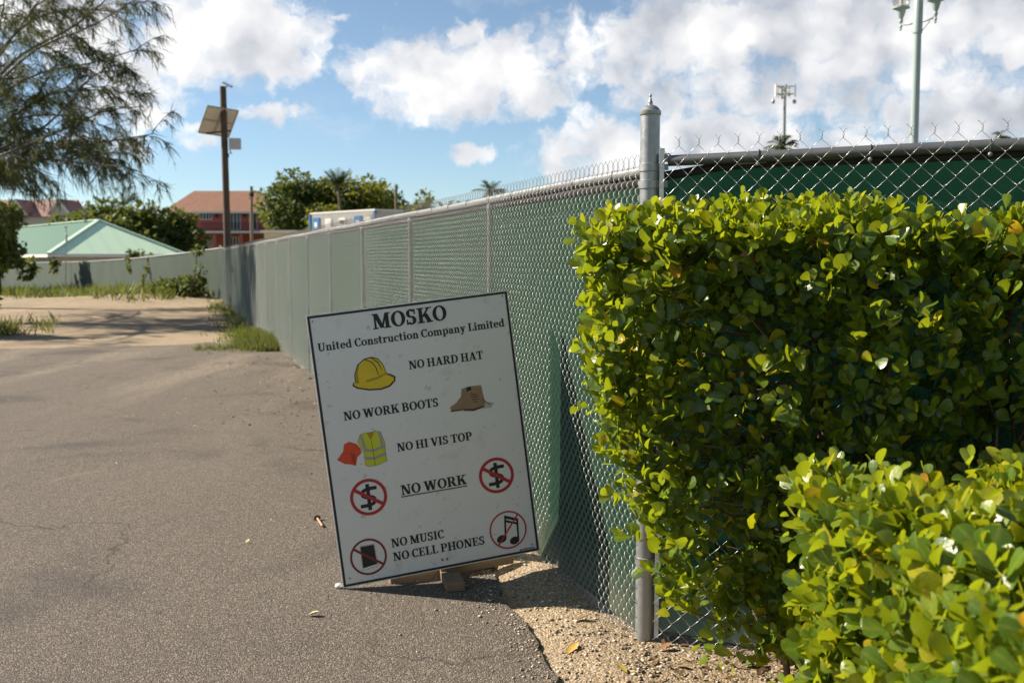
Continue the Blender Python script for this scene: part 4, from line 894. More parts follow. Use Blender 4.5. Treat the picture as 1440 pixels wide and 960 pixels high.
def ptree(px, py, d, wpx, label, n=5200, size=.42, m=None, seed=0, name='broadleaf_tree', nl=16, low=.2, group=None, cat='tree'):
    b = base_at(px, d); return broad_tree(name, label, b, h_at(py, d, b[2])*1.02, wpx/F*d, nl, n, size, m or M_TREE, seed=seed, low=low, group=group, cat=cat)
ptree(150, 283, 82, 130, 'dense dark tree behind the ridge of the green roof', seed=3, n=6000)
ptree(208, 288, 84, 110, 'rounded tree between the green roof and the red house', seed=5, n=5600, low=.12)
ptree(245, 294, 86, 80, 'smaller tree whose crown covers the left end of the red house', seed=8, n=4200, low=.08)
ptree(-6, 288, 52, 70, 'dark tree at the left edge below the casuarina boughs', seed=9, n=3600, size=.3)
ptree(418, 242, 92, 128, 'big dense tree right of the red house', seed=11, n=10500, low=.05, nl=26)
ptree(455, 252, 94, 80, 'green tree just left of the coconut palm and right of the big dense tree', seed=31, n=5200, low=.08)
ptree(492, 256, 95, 80, 'green tree just right of the coconut palm above the site cabin', seed=33, n=5200, low=.08)
ptree(520, 249, 96, 120, 'yellowish spreading tree above the right end of the site cabin', seed=12, n=6000, m=M_TREEY, low=.15)
ptree(468, 290, 84, 75, 'low yellowish bush at the foot of the coconut palm', seed=14, n=3600, m=M_TREEY, size=.34, low=.05, name='bush', cat='bush')
ptree(556, 262, 100, 70, 'thin airy tree beside the brown timber stump', seed=15, n=2200, low=.3)
ptree(598, 267, 84, 62, 'small pale tree just above the fence rail', seed=17, n=2200, m=M_TREEY, size=.34, low=.25)
ptree(640, 283, 90, 60, 'low tree showing barely above the middle of the fence', seed=18, n=1800, size=.34, low=.2)

def palm(label, px, py, d, fr, n=18, trunk=.14, seed=0, lean=0., group=None, droop=1., elmin=-.25):
    b = np.array(base_at(px, d)); top = at(px, py, d); r_ = np.random.default_rng(seed)
    root = thing('palm_tree', b, label, 'palm tree', group)
    tt_ = np.linspace(0, 1, 9); line = b+(top-b)*tt_[:, None]+np.array([lean, 0, 0])*np.sin(tt_*math.pi)[:, None]
    MB().tube(line, np.linspace(trunk*1.25, trunk*.8, 9), 10).build('trunk', M_BARK, root, smooth=True)
    for k in range(n):
        a = k*2.4+r_.uniform(-.3, .3); el = r_.uniform(elmin, 1.3); L_ = fr*r_.uniform(.8, 1.1); t = np.linspace(0, 1, 11)
        hd = np.array([math.cos(a), math.sin(a), 0]); x = L_*t*math.cos(el)*(1-.12*t); zz = L_*(t*math.sin(el)-droop*.55*t**2.1)
        rib = top+hd*x[:, None]+np.array([0, 0, 1.])*zz[:, None]
        Vr, Fr = tubes(rib[None], np.linspace(.03, .008, 11)*fr/2, 5); me_parts = []
        q_ = np.linspace(.12, 1, 34); pr = np.stack([np.interp(q_, t, rib[:, c]) for c in range(3)], -1); tg = norm(np.gradient(pr, axis=0)); side = norm(np.cross(tg, (0, 0, 1.)))
        pos = np.concatenate([pr, pr]); sd_ = np.concatenate([side, -side]); tg2 = np.concatenate([tg, tg]); qq = np.concatenate([q_, q_])
        dd = norm(sd_+tg2*.75+np.array([0, 0, -.35])+r_.normal(0, .12, (68, 3)))
        ln = fr*.30*np.sin(np.clip(qq*.9+.15, 0, 1)*math.pi)**.6*r_.uniform(.85, 1.1, 68); dry = .35*(el < -.05)
        me = leaves('frond', pos, dd, np.array([0, 0, 1.]), ln, fr*.028, np.clip(r_.normal(.45, .16, 68)+dry, 0, 1), M_PALM, STRIP)
        o = link('frond', me, root); link('midrib', np_mesh('midrib', Vr, Fr, M_PALM, attr=np.full(len(Vr), .8)), o)
    return root
palm('coconut palm with upright fronds above the site cabin', 475, 262, 78, 2.1, 22, .14, 21, .3, None, .40, .35)
palm('palm crown showing over the middle of the fence rail', 690, 270, 44, 1.0, 18, .10, 22, .2, None, .7, 0.)
palm('palm with drooping fronds below the antenna mast', 1100, 208, 56, 1.5, 20, .12, 23, .2, None, .9, -.1)
palm('distant palm crown right of the lamp post', 1407, 193, 70, 1.1, 16, .12, 24, .2)

# ------------------------------------------------------------------ casuarina (feathery boughs entering from the left)
def needle_sprays(twigs, per, ln, wd, m, seed=0):
    """twigs (N,P,3) -> drooping needle strips along each"""
    N, Pn, _ = twigs.shape; f = rng.random((N, per)); ip = f*(Pn-1); i0 = np.clip(ip.astype(int), 0, Pn-2); fr = (ip-i0)[..., None]
    a = np.take_along_axis(twigs, i0[..., None], 1); b = np.take_along_axis(twigs, i0[..., None]+1, 1); pos = a+(b-a)*fr
    d = norm(norm(b-a)*.7+rng.normal(0, .42, (N, per, 3))+np.array([0, 0, -.55]))
    n = N*per; rnd = np.clip(np.repeat(rng.normal(.42, .2, N), per)+rng.normal(0, .13, n), 0, 1)
    L_ = ln*rng.uniform(.6, 1.3, n)
    return leaves('needles', pos.reshape(-1, 3), d.reshape(-1, 3), rvec(n), L_, wd, rnd, m, STRIP)
def subbranches(line, n, ln, droop, seed_dir=None, t0=.2, sprd=.8):
    out = []
    Pn = len(line)
    for _ in range(n):
        t = t0+(1-t0)*rng.random()**.85; x = t*(Pn-1); i0 = min(int(x), Pn-2); p = line[i0]+(line[i0+1]-line[i0])*(x-i0); tg = norm(line[i0+1]-line[i0])
        d = norm(tg*.85+rng.normal(0, sprd, 3)*np.array([.8, 1, .75])+np.array([0, 0, .08])); L_ = ln*rng.uniform(.45, 1.2)*(1.15-.55*t); q_ = np.linspace(0, 1, 7)[:, None]
        out.append(p+d*L_*q_+np.array([0, 0, -droop*L_])*q_**2+rng.normal(0, .02*L_, (7, 3))*q_)
    return out
def resample(pts, n):
    pts = np.array(pts, float); t = np.r_[0, np.cumsum(np.linalg.norm(np.diff(pts, axis=0), axis=1))]; q_ = np.linspace(0, t[-1], n); sm = np.stack([np.interp(q_, t, pts[:, c]) for c in range(3)], -1)
    sm[1:-1] = (sm[:-2]+2*sm[1:-1]+sm[2:])/4; return sm
CD = 24.
tb = np.array((-15.6, 24.6, -.05))
cas = thing('casuarina_tree', tb, 'big feathery casuarina whose drooping boughs enter from the upper left', 'tree')
LIMBS = [([(-60, 262), (0, 231), (72, 219), (125, 230), (187, 233), (237, 237), (252, 260)], 23.3), ([(-60, 262), (0, 206), (72, 184), (119, 140), (156, 100), (205, 88)], 24.5),
 ([(-60, 250), (0, 219), (103, 184), (175, 153), (238, 150)], 22.6), ([(-60, 250), (40, 216), (119, 206), (175, 200), (256, 188)], 24.0), ([(-70, 210), (0, 75), (34, 37), (69, -2), (105, -50)], 23.5),
 ([(-70, 190), (31, 75), (84, 56), (131, 34), (185, -4), (220, -60)], 25.2), ([(-50, 160), (69, 59), (144, 44), (226, -2)], 22.8), ([(-60, 262), (0, 203), (47, 150), (81, 112), (110, 60)], 25.8),
 ([(-60, 240), (10, 170), (80, 130), (150, 125), (222, 132)], 25.6), ([(-60, 210), (0, 130), (70, 100), (150, 90), (226, 70)], 24.8),
 ([(-60, 150), (10, 60), (60, 20), (150, 12), (238, 22)], 26.2), ([(-90, 250), (-40, 150), (0, 40), (20, -60)], 24.2),
 ([(-70, 230), (20, 165), (95, 160), (165, 172), (240, 205)], 26.8), ([(-70, 250), (20, 205), (90, 200), (150, 214), (205, 216)], 26.0),
 ([(-190, 120), (-150, 0), (-120, -120), (-60, -220)], 25.), ([(-190, 120), (-230, 40), (-300, -30), (-380, -40)], 25.), ([(-190, 160), (-260, 150), (-340, 160), (-420, 190)], 24.), ([(-190, 60), (-140, -80), (-60, -160), (40, -200)], 26.5)]
limbs, secs = [], []
tz = lambda z: tb+np.array([.15*z*.2, 0, z])
for pl, d in LIMBS:
    pl = [(x-38*x/250 if x > 0 else x, y) for x, y in pl]; n = len(pl); pts = [at(x, y, d+.8*math.sin(i*1.3+d)*i/n) for i, (x, y) in enumerate(pl)]
    hz = max(1.2, pts[0][2]-1.2); pts = [tz(hz)]+pts; ln_ = resample(pts, 18); limbs.append(ln_)
    inside = pl[-1][0] > -50
    secs += subbranches(ln_, 27 if inside else 12, 1.25, .30, t0=.2)
# limbs reaching towards and away from the road that shade the track
for k in range(10):
    a = R(-70+k*26+rng.uniform(-8, 8)); L_ = rng.uniform(3.2, 5.2); z0 = rng.uniform(3.4, 6.2); t = np.linspace(0, 1, 18)[:, None]
    ln_ = tz(z0)+np.array([math.cos(a)*.75, math.sin(a)*1.2, .22])*L_*t+np.array([0, 0, -1.1])*t**2; 
    limbs.append(ln_); secs += subbranches(ln_, 14, 1.4, .3, t0=.25)
secs = np.array(secs)
tert = []
for s_l in secs: tert += subbranches(s_l, 5, .62, .45, t0=.1, sprd=.6)
tert = np.array(tert)
link('needles', needle_sprays(np.concatenate([tert, secs]), 13, .27, .014, M_NEEDLE), cas)
V1, F1 = tubes(np.array(limbs), np.linspace(.055, .010, 18), 6); V2, F2 = tubes(secs, np.linspace(.011, .004, 7), 4); V3, F3 = tubes(tert, np.linspace(.005, .003, 7), 3) if False else tubes(tert, np.linspace(.005, .003, 7), 4)
V, Fc = joinVF([(V1, F1), (V2, F2), (V3, F3)])
link('limbs', np_mesh('limbs', V, Fc, M_BARK), cas, smooth=True)
MB().tube([tb-np.array([0, 0, .3]), tz(2), tz(4), tz(6.5), tz(9.), tz(11)], np.array([.30, .24, .20, .15, .09, .04]), 12).build('trunk', M_BARK, cas, smooth=True)
def casuarina(base, hgt, n, reach, label, lo=.55):
    b = np.array(base, float); root = thing('casuarina_tree', b, label, 'tree'); ll = []
    for k in range(n):
        h = hgt*(lo+(.96-lo)*rng.random()); a = rng.uniform(0, 6.28); L_ = reach*(1.15-.75*h/hgt)*rng.uniform(.65, 1.15); t = np.linspace(0, 1, 12)[:, None]
        ll.append(b+np.array([0, 0, h])+np.array([math.cos(a), math.sin(a), .55])*L_*t+np.array([0, 0, -.30*L_])*t*t+rng.normal(0, .04, (12, 3))*t)
    s2 = []
    for l in ll: s2 += subbranches(l, 10, 1.5, .3, t0=.25)
    s2 = np.array(s2); t2 = []
    for l in s2: t2 += subbranches(l, 5, .7, .45, t0=.1, sprd=.6)
    t2 = np.array(t2); link('needles', needle_sprays(np.concatenate([t2, s2]), 10, .30, .017, M_NEEDLE), root)
    V, Fc = joinVF([tubes(np.array(ll), np.linspace(.05, .012, 12), 6), tubes(s2, np.linspace(.012, .005, 7), 4), tubes(t2, np.linspace(.006, .003, 7), 4)])
    link('limbs', np_mesh('limbs', V, Fc, M_BARK), root, smooth=True)
    MB().tube([b-np.array([0, 0, .3]), b+np.array([.1, 0, hgt*.35]), b+np.array([.0, .1, hgt*.7]), b+np.array([.1, 0, hgt])], np.array([.28, .21, .12, .03]), 12).build('trunk', M_BARK, root, smooth=True)
casuarina((-17.6, 31.5, -.05), 11.0, 12, 5.4, 'second casuarina farther up the track, half hidden behind the nearer one')
# young casuarina far off
b = np.array(base_at(176, 88)); yc = thing('casuarina_tree', b, 'slim young casuarina rising behind the trees left of the red house', 'tree')
hgt = at(176, 238, 88)[2]-b[2]; ll = []
for k in range(46):
    h = hgt*(.35+.62*rng.random()); a = rng.uniform(0, 6.28); L_ = 1.9*(1.12-h/hgt)*rng.uniform(.7, 1.2)+.35; t = np.linspace(0, 1, 7)[:, None]
    ll.append(b+np.array([0, 0, h])+np.array([math.cos(a), math.sin(a), 1.25])*L_*t*.8+np.array([0, 0, -.2*L_])*t*t)
ll = np.array(ll); tw = []
for l in ll: tw += subbranches(l, 6, .8, .2, t0=.2, sprd=.5)
link('needles', needle_sprays(np.concatenate([np.array(tw), ll]), 6, .42, .03, M_NEEDLE), yc)
V, Fc = joinVF([tubes(ll, np.linspace(.03, .008, 7), 4), tubes(np.array([[b, b+np.array([0, 0, hgt*.5]), b+np.array([0, 0, hgt*.98])]]), np.array([.16, .1, .02]), 8)])
link('trunk', np_mesh('trunk', V, Fc, M_BARK), yc, smooth=True)

# ------------------------------------------------------------------ bush and weeds at the left edge
bb_ = np.array((-10.75, 19.6, 0.)); bush = thing('bush', bb_, 'dark leafy bush cut by the left edge beside the track', 'bush')
lob = [(bb_+np.array(o_), r_) for o_, r_ in (((-.5, .3, .8), (.75, .7, .7)), ((-.1, 0, 1.15), (.55, .5, .45)), ((-.9, .2, 1.6), (.7, .6, .45)), ((.15, -.1, .55), (.5, .5, .4)), ((-1.2, .5, .7), (.8, .8, .8)), ((.25, .1, 1.5), (.3, .3, .2)), ((-.3, -.3, .35), (.7, .5, .35)))]
link('crown', leaf_cloud(lob, 2600, .17, M_TREE, LEAF_OV, .6), bush)
mb = MB()
for c, r_ in lob: mb.tube([bb_+np.array([-.4, .2, -.1]), (bb_+c)/2+np.array([0, 0, -.2]), c], np.array([.04, .025, .012]), 6)
mb.build('stems', M_BARK, bush, smooth=True)
def grass(name, pts, h, m, label, blades=7, wd=.012, cat='grass', spread=.05):
    pts = np.asarray(pts, float); n = len(pts); p = np.repeat(pts, blades, 0)+rng.normal(0, 1, (n*blades, 3))*np.array([spread, spread, 0])
    hh = np.repeat(np.broadcast_to(h, n), blades)*rng.uniform(.45, 1.15, n*blades)
    d = norm(rng.normal(0, .45, (n*blades, 3))*np.array([1, 1, .2])+np.array([0, 0, 1.])); up = rvec(n*blades)
    rnd = np.clip(np.repeat(rng.normal(.5, .18, n), blades)+rng.normal(0, .15, n*blades), 0, 1)
    o = link(name, leaves(name, p, d, up, hh, wd, rnd, m, STRIP)); o['kind'] = 'stuff'; tag(o, label, cat); return o
def onground(x, y): return np.stack([x, y, gz(x, y)+bumps(x, y)-.02], -1)
n = 420; s = 13.2+5.2*rng.random(n)**1.3; d = np.abs(rng.normal(0, .32, n))+.02; s2 = np.concatenate([s, 14.0+rng.normal(0, .3, 150)]); d2 = np.concatenate([d, 1.35*rng.random(150)**1.3])
p = P0[:2]+FD[:2]*s2[:, None]+FN[:2]*d2[:, None]; grass('grass', onground(p[:, 0], p[:, 1]), np.where(d2 < .6, .27, .13)*np.interp(s2, [13, 14, 16, 18.5], [.6, 1.1, .9, .5]), M_GRASS, 'bright tuft of grass growing against the long fence where the asphalt ends', 8, .014)
n = 160; s = 14+18*rng.random(n); d = np.abs(rng.normal(0, .35, n)); p = P0[:2]+FD[:2]*s[:, None]+FN[:2]*d[:, None]; grass('grass', onground(p[:, 0], p[:, 1]), .22, M_GRASS, 'sparse weeds along the foot of the fence farther up the track', 6, .016)
n = 2000; q_ = rng.random(n)**.8*(tt[-1]*.86); px_ = np.interp(q_, tt, seg[:, 0]); py_ = np.interp(q_, tt, seg[:, 1]); off = -np.abs(rng.normal(0, 1.6, n))-.1
cl = vnoise(q_, q_*0, 2.2, 71); keep = cl > .22
x_ = px_+.2+(-.55)*np.abs(off)*.0; nx, ny = nn[:, 0].mean(), nn[:, 1].mean(); sg = -1 if (nx*(0-px_[0])+ny*(0-py_[0])) < 0 else 1
x_ = px_+sg*nx*np.abs(off); y_ = py_+sg*ny*np.abs(off)
grass('grass', onground(x_[keep], y_[keep]), (.28+.6*cl*rng.random(n))[keep], M_GRASS, 'strip of rank weeds along the foot of the far screen fence', 7, .05, spread=.2)
n = 260; x_ = -11.3+rng.normal(0, .6, n); y_ = 19.6+rng.normal(0, 1.6, n); grass('grass', onground(x_, y_), .30, M_GRASS, 'grass below the dark bush at the left edge', 8, .02, spread=.1)
# creepers on the far fence
def creeper(px, py0, py1, d, wpx, label, n=160, sz=.2, m=M_GRASS, strand=None):
    top_ = at(px, py0, d); bot = at(px, py1, d); root = thing('creeper', (bot[0], bot[1], bot[2]), label, 'vine', 'creepers on the far screen fence')
    t = rng.random(n)**1.6; pos = top_+(bot-top_)*t[:, None]+np.stack([rng.normal(0, 1, n)*wpx/F*d*.32*(1-.6*t), rng.normal(-.15, .1, n), rng.normal(0, .08, n)], -1)
    link('leaves', leaves('leaves', pos, rvec(n)+np.array([0, -.4, -.3]), rvec(n), sz*rng.uniform(.6, 1.3, n), sz*.75, rng.normal(.55, .2, n), m, LEAF_OV), root)
    line = np.stack([top_+(bot-top_)*k+np.array([.12*math.sin(k*5+px), -.12, 0]) for k in np.linspace(0, 1, 8)])
    MB().tube(line, .018, 5).build('stem', M_STEM, root)
creeper(190, 355, 382, 44.5, 18, 'bushy creeper hanging over the top of the far fence, right of its middle', 190)
creeper(79, 366, 384, 53.5, 12, 'small yellowish creeper tuft on the far fence under the green roof', 120)
b0, b1_ = at(214, 356, 42.2), at(200, 402, 41.5)
root = thing('creeper', b1_, 'thin pale creeper strand slanting down the far fence', 'vine', 'creepers on the far screen fence'); nq = 90; t = rng.random(nq)
link('leaves', leaves('leaves', b0+(b1_-b0)*t[:, None]+rng.normal(0, .05, (nq, 3))+np.array([0, -.1, 0]), rvec(nq), rvec(nq), .13, .09, rng.normal(.7, .15, nq), M_GRASS, LEAF_OV), root)
MB().tube([b0, (b0+b1_)/2+np.array([.08, -.1, 0]), b1_], .015, 5).build('stem', M_STEM, root)
bq = np.array((-11.35, 35.2, float(gz(-11.35, 35.2)))); vb = thing('bush', bq, 'dark leafy shrub in the corner where the two fences meet', 'bush')
lob = [(bq+np.array(o_), r_) for o_, r_ in (((0, .3, .4), (.4, .3, .42)), ((-.45, .6, .36), (.42, .3, .34)), ((.25, .3, .9), (.16, .14, .4)), ((.22, .2, 1.65), (.22, .18, .16)), ((-.9, .9, .3), (.5, .4, .35)), ((-1.4, 1.4, .3), (.5, .4, .3)))]
link('crown', leaf_cloud(lob, 1300, .15, M_TREE, LEAF_OV, .7), vb); MB().tube([bq, bq+np.array([.1, .25, .9]), bq+np.array([.22, .2, 1.8])], np.array([.03, .02, .01]), 6).build('stems', M_STEM, vb)

# ------------------------------------------------------------------ buildings
def m_shingle(base):
    def fn(t, o, b, out):
        br = t.n('ShaderNodeTexBrick', {'Vector': t.n('ShaderNodeMapping', {0: o, 'Rotation': (R(90), 0, 0)}).outputs[0], 'Scale': 1., 'Color1': (*[x*.85 for x in base], 1), 'Color2': (*[x*1.15 for x in base], 1), 'Mortar': (*[x*.6 for x in base], 1), 'Mortar Size': .02, 'Brick Width': .5, 'Row Height': .3})
        setc(t, b, t.mix(.45, br.outputs[0], t.mix(t.noise(o, .9, 6, .7), tuple(x*.6 for x in base), tuple(min(1, x*1.35) for x in base))))
    return fn
M_RTILE = mat('terracotta_shingle', rough=.85, fn=m_shingle((.23, .105, .060)))
M_PTILE = mat('pinkish_shingle', rough=.85, fn=m_shingle((.30, .165, .135)))
M_REDW = vmat('coral_red_stucco', (.46, .115, .085), .18, 1.2, .9); M_REDD = vmat('deep_coral_stucco', (.42, .13, .085), .2, 1.5, .9); M_CREAM = vmat('cream_stucco', (.62, .55, .40), .08, 2, .85); M_IRON = mat('dark_iron', (.02, .018, .018), .5, .3)
M_TRIM = vmat('white_trim', (.70, .66, .60), .06, 3, .6); M_SOFF = vmat('pale_wall', (.52, .47, .42), .1, 2, .8)

# red two storey house
D = 110.; k = D/F
rz0 = -.95; hx0, hx1 = at(236, 300, D)[0], at(389, 300, D)[0]; eav = at(0, 298, D)[2]; rid = at(0, 268.5, D)[2]; fl1 = at(0, 325.5, D)[2]
hd = 9.; house = thing('house', ((hx0+hx1)/2, D, rz0), 'coral red two storey house with terracotta hipped roof and a long iron balcony', 'house')
MB().box(((hx0+hx1)/2, D+hd/2+.05, (fl1+eav)/2), (hx1-hx0, hd, eav-fl1)).build('upper_wall', M_REDW, house)
MB().box(((hx0+hx1)/2, D+hd/2+1.2, (fl1+rz0)/2-.1), (hx1-hx0-.1, hd-2.3, fl1-rz0-.2)).build('lower_wall', M_REDD, house)
MB().box(((hx0+hx1)/2, D+hd/2-.75, fl1-.09), (hx1-hx0+.1, hd+1.5, .2)).build('balcony_floor', M_TRIM, house)
ov = .45; X0, X1, Y0, Y1 = hx0-ov, hx1+ov, D-ov-.1, D+hd+ov; ri0, ri1 = at(273, 268, D+4.5)[0], at(366, 268, D+4.5)[0]; Ym = (Y0+Y1)/2; rid = at(0, 268.5, Ym)[2]
mb = MB(); A_, B_, C_2, D_2 = (X0, Y0, eav), (X1, Y0, eav), (X1, Y1, eav), (X0, Y1, eav); R0, R1 = (ri0, Ym, rid), (ri1, Ym, rid)
mb.poly([A_, B_, R1, R0]).poly([B_, C_2, R1]).poly([C_2, D_2, R0, R1]).poly([D_2, A_, R0]).poly([D_2, C_2, B_, A_]); rf_ = mb.build('roof', M_RTILE, house)
MB().box(((X0+X1)/2, Y0-.03, eav-.07), (X1-X0, .06, .22)).build('fascia', M_TRIM, rf_)
def window(x0, x1, y0, y1, d, panes, parent, name='window', fr=M_TRIM, gl=M_DARKGLASS, fw_=.07):
    a, b = at(x0, y1, d), at(x1, y0, d); yy = d-.06; mb = MB(); W0, H0 = b[0]-a[0], b[2]-a[2]
    for (xx, ww) in ((a[0]+fw_/2, fw_), (b[0]-fw_/2, fw_)): mb.box((xx, yy, (a[2]+b[2])/2), (ww, .12, H0))
    mb.box(((a[0]+b[0])/2, yy, a[2]+fw_/2), (W0-2*fw_, .12, fw_)); mb.box(((a[0]+b[0])/2, yy, b[2]-fw_/2), (W0-2*fw_, .12, fw_))
    for i_ in range(1, panes): mb.box((a[0]+W0*i_/panes, yy, (a[2]+b[2])/2), (fw_*1.1, .11, H0-2*fw_))
    f = mb.build(name, fr, parent); MB().box(((a[0]+b[0])/2, yy+.035, (a[2]+b[2])/2), (W0-2*fw_, .03, H0-2*fw_)).build('pane', gl, f); return f
window(281, 299, 298.6, 309, D+.05, 4, house); window(376, 385.5, 298.6, 310, D+.05, 2, house); window(240, 252, 299, 310, D+.05, 3, house)
window(324, 338.5, 299, 323.5, D+.05, 3, house, 'balcony_door'); window(351, 361.5, 299, 323.5, D+.05, 2, house, 'balcony_door'); window(314, 318, 301, 322, D+.05, 1, house, 'balcony_door')
window(290, 299, 332, 348, D+1.3, 3, house); window(324, 336, 333, 350, D+1.3, 3, house); window(252, 260, 336, 352, D+1.3, 1, house)
for x in (302.5, 339.5, 270, 374): MB().box((at(x, 340, D-1.2)[0], D-1.2, (fl1+rz0)/2-.1), (.32, .32, fl1-rz0-.2)).build('column', M_REDW, house)
for x in (305, 344, 364): 
    c = at(x, 303, D-.05); MB().lathe(c, [(.0, .2), (.12, .12), (.12, -.12), (.05, -.22)], 8).build('wall_lamp', M_IRON, house)
mb = MB(); ya = D-1.45; z0, z1 = fl1+.03, at(0, 313.5, D-1.4)[2]; xa, xb = at(283, 320, ya)[0], at(388.5, 320, ya)[0]
mb.box(((xa+xb)/2, ya, z1), (xb-xa, .06, .05)); mb.box(((xa+xb)/2, ya, z0+.08), (xb-xa, .05, .04))
for x in np.arange(xa+.02, xb, .13): mb.box((x, ya, (z0+z1)/2), (.028, .028, z1-z0-.05))
mb.build('balcony_railing', M_IRON, house)

# green metal roof bungalow
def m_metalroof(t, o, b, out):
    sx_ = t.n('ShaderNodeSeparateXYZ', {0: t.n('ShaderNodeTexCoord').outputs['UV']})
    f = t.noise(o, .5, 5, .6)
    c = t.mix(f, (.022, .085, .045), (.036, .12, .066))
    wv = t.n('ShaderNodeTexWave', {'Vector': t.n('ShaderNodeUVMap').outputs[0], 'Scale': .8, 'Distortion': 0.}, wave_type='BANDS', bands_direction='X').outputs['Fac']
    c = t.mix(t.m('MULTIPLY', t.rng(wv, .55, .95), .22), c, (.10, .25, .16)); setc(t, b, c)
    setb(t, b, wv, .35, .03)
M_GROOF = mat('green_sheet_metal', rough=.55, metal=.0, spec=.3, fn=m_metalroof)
M_GROOF_LIT = mat('lit_green_sheet_metal', rough=.55, metal=.0, spec=.3, fn=lambda t, o, b, out: (setc(t, b, t.mix(t.m('MULTIPLY', t.rng(t.n('ShaderNodeTexWave', {'Vector': t.n('ShaderNodeUVMap').outputs[0], 'Scale': .8, 'Distortion': 0.}, wave_type='BANDS', bands_direction='X').outputs['Fac'], .6, .95), .35), t.mix(t.noise(o, .6, 5, .6), (.60, .80, .55), (.66, .84, .60)), (.56, .70, .54)))))  # lit copy of the darker slope metal; the hip's brightness is put into the colour
E1, E2 = at(68, 361.5, 66.), at(262, 353.5, 72.); ez = (E1[2]+E2[2])/2; E1[2] = E2[2] = ez
ee = norm(E2-E1); wd_ = np.linalg.norm(E2-E1); nb = np.array([-ee[1], ee[0], 0]); 
if nb[0] > 0: nb = -nb
LB = 30.5; E0, E3 = E1+nb*LB, E2+nb*LB; hrise = 2.45
Rp = E1+ee*wd_*.5+nb*wd_*.47; Rq = E1+ee*wd_*.5+nb*(LB-wd_*.47); Rp[2] = Rq[2] = ez+hrise
bung = thing('bungalow', ((E1+E3)/2*np.array([1, 1, 0])+np.array([0, 0, -.95])), 'low bungalow with a green sheet metal hipped roof behind the far fence', 'house')
def uvpoly(name, pts, m, parent, axis):
    pts = np.array(pts); me = bpy.data.meshes.new(name); me.from_pydata([tuple(p) for p in pts], [], [list(range(len(pts)))]); me.materials.append(m)
    uvl = me.uv_layers.new(name='UVMap'); slope = np.cross(axis, norm(np.cross(pts[1]-pts[0], pts[2]-pts[0])))
    for i_, p in enumerate(pts): uvl.data[i_].uv = (float(p@axis)*.35, float(p@slope)*.35)
    return link(name, me, parent)
uvpoly('roof_slope', [E0, E1, Rp, Rq], M_GROOF, bung, nb); uvpoly('hip_end', [E1, E2, Rp], M_GROOF_LIT, bung, ee)
uvpoly('roof_slope', [E2, E3, Rq, Rp], M_GROOF, bung, nb); uvpoly('hip_end', [E3, E0, Rq], M_GROOF_LIT, bung, ee)
M_RIDGE = vmat('pale_ridge_cap', (.50, .62, .50), .06, 2, .5)
for a, b in ((E1, Rp), (E2, Rp), (Rp, Rq), (E0, Rq)): MB().beam(a+np.array([0, 0, .05]), b+np.array([0, 0, .05]), .30, .07).build('ridge_cap', M_RIDGE, bung)
mb = MB()
for a, b in ((E1, E2), (E0, E1), (E2, E3), (E3, E0)): mb.beam(a+np.array([0, 0, -.12]), b+np.array([0, 0, -.12]), .1, .2)
mb.build('fascia', M_TRIM, bung)
cc = (E1+E2+E3+E0)/4; MB().box((cc[0], cc[1], (ez-.25-1.)/2), (LB-1.0, wd_-1.0, ez-.25+1.), rz=math.atan2(nb[1], nb[0])).build('wall', M_CREAM, bung)
# pink roofed house far left
D = 120.; b_ = thing('house', (at(40, 300, D)[0], D, -1.), 'far pale house with brownish pink roof and white gabled dormers at the left edge', 'house')
x0, x1 = at(-60, 300, D)[0], at(88, 300, D)[0]; ez2, rz2 = at(0, 304.5, D)[2], at(0, 281, D+4)[2]
MB().box(((x0+x1)/2, D+4, (ez2-1)/2), (x1-x0-.6, 7.4, ez2+1)).build('wall', M_SOFF, b_)
mb = MB(); mb.poly([(x0, D-.2, ez2), (x1, D-.2, ez2), (x1+.2, D+4, rz2), (x0, D+4, rz2)]).poly([(x0, D+8.2, ez2), (x1, D+8.2, ez2), (x1+.2, D+4, rz2), (x0, D+4, rz2)][::-1]).poly([(x1, D-.2, ez2), (x1, D+8.2, ez2), (x1+.2, D+4, rz2)]).poly([(x0, D-.2, ez2-.02), (x1, D-.2, ez2-.02), (x1, D+8.2, ez2-.02), (x0, D+8.2, ez2-.02)]); mb.build('roof', M_PTILE, b_)
for cx in (22, 84):
    a, t_, c = at(cx-15, 303, D-.6), at(cx, 283.5, D-.6), at(cx+15, 303, D-.6)
    dm = MB(); dm.poly([a, c, t_]).poly([a+np.array([0, 4, 0]), t_+np.array([0, 4, 0]), c+np.array([0, 4, 0])]).poly([a, t_, t_+np.array([0, 4, 0]), a+np.array([0, 4, 0])]).poly([c, c+np.array([0, 4, 0]), t_+np.array([0, 4, 0]), t_]); d_ = dm.build('dormer', M_SOFF, b_)
    for p_, q2 in ((a, t_), (t_, c)): MB().beam(p_+np.array([0, -.2, .12]), q2+np.array([0, -.2, .12]), .5, .22).build('barge_board', M_TRIM, d_); MB().beam(p_+np.array([0, 2, .3]), q2+np.array([0, 2, .3]), 4.2, .08).build('dormer_roof', M_PTILE, d_)
# cream shed
D = 66.; a, b = at(368, 327.5, D), at(416, 327.5, D); sh_ = thing('shed', ((a[0]+b[0])/2, D+2, -.9), 'small cream shed with a flat white roof edge below the big dense tree', 'shed')
MB().box(((a[0]+b[0])/2, D+1.5, (a[2]-.9)/2), (b[0]-a[0]-.25, 2.6, a[2]+.9)).build('wall', M_CREAM, sh_); MB().box(((a[0]+b[0])/2, D+1.4, a[2]+.09), (b[0]-a[0]+.1, 3.2, .16)).build('roof', M_TRIM, sh_)
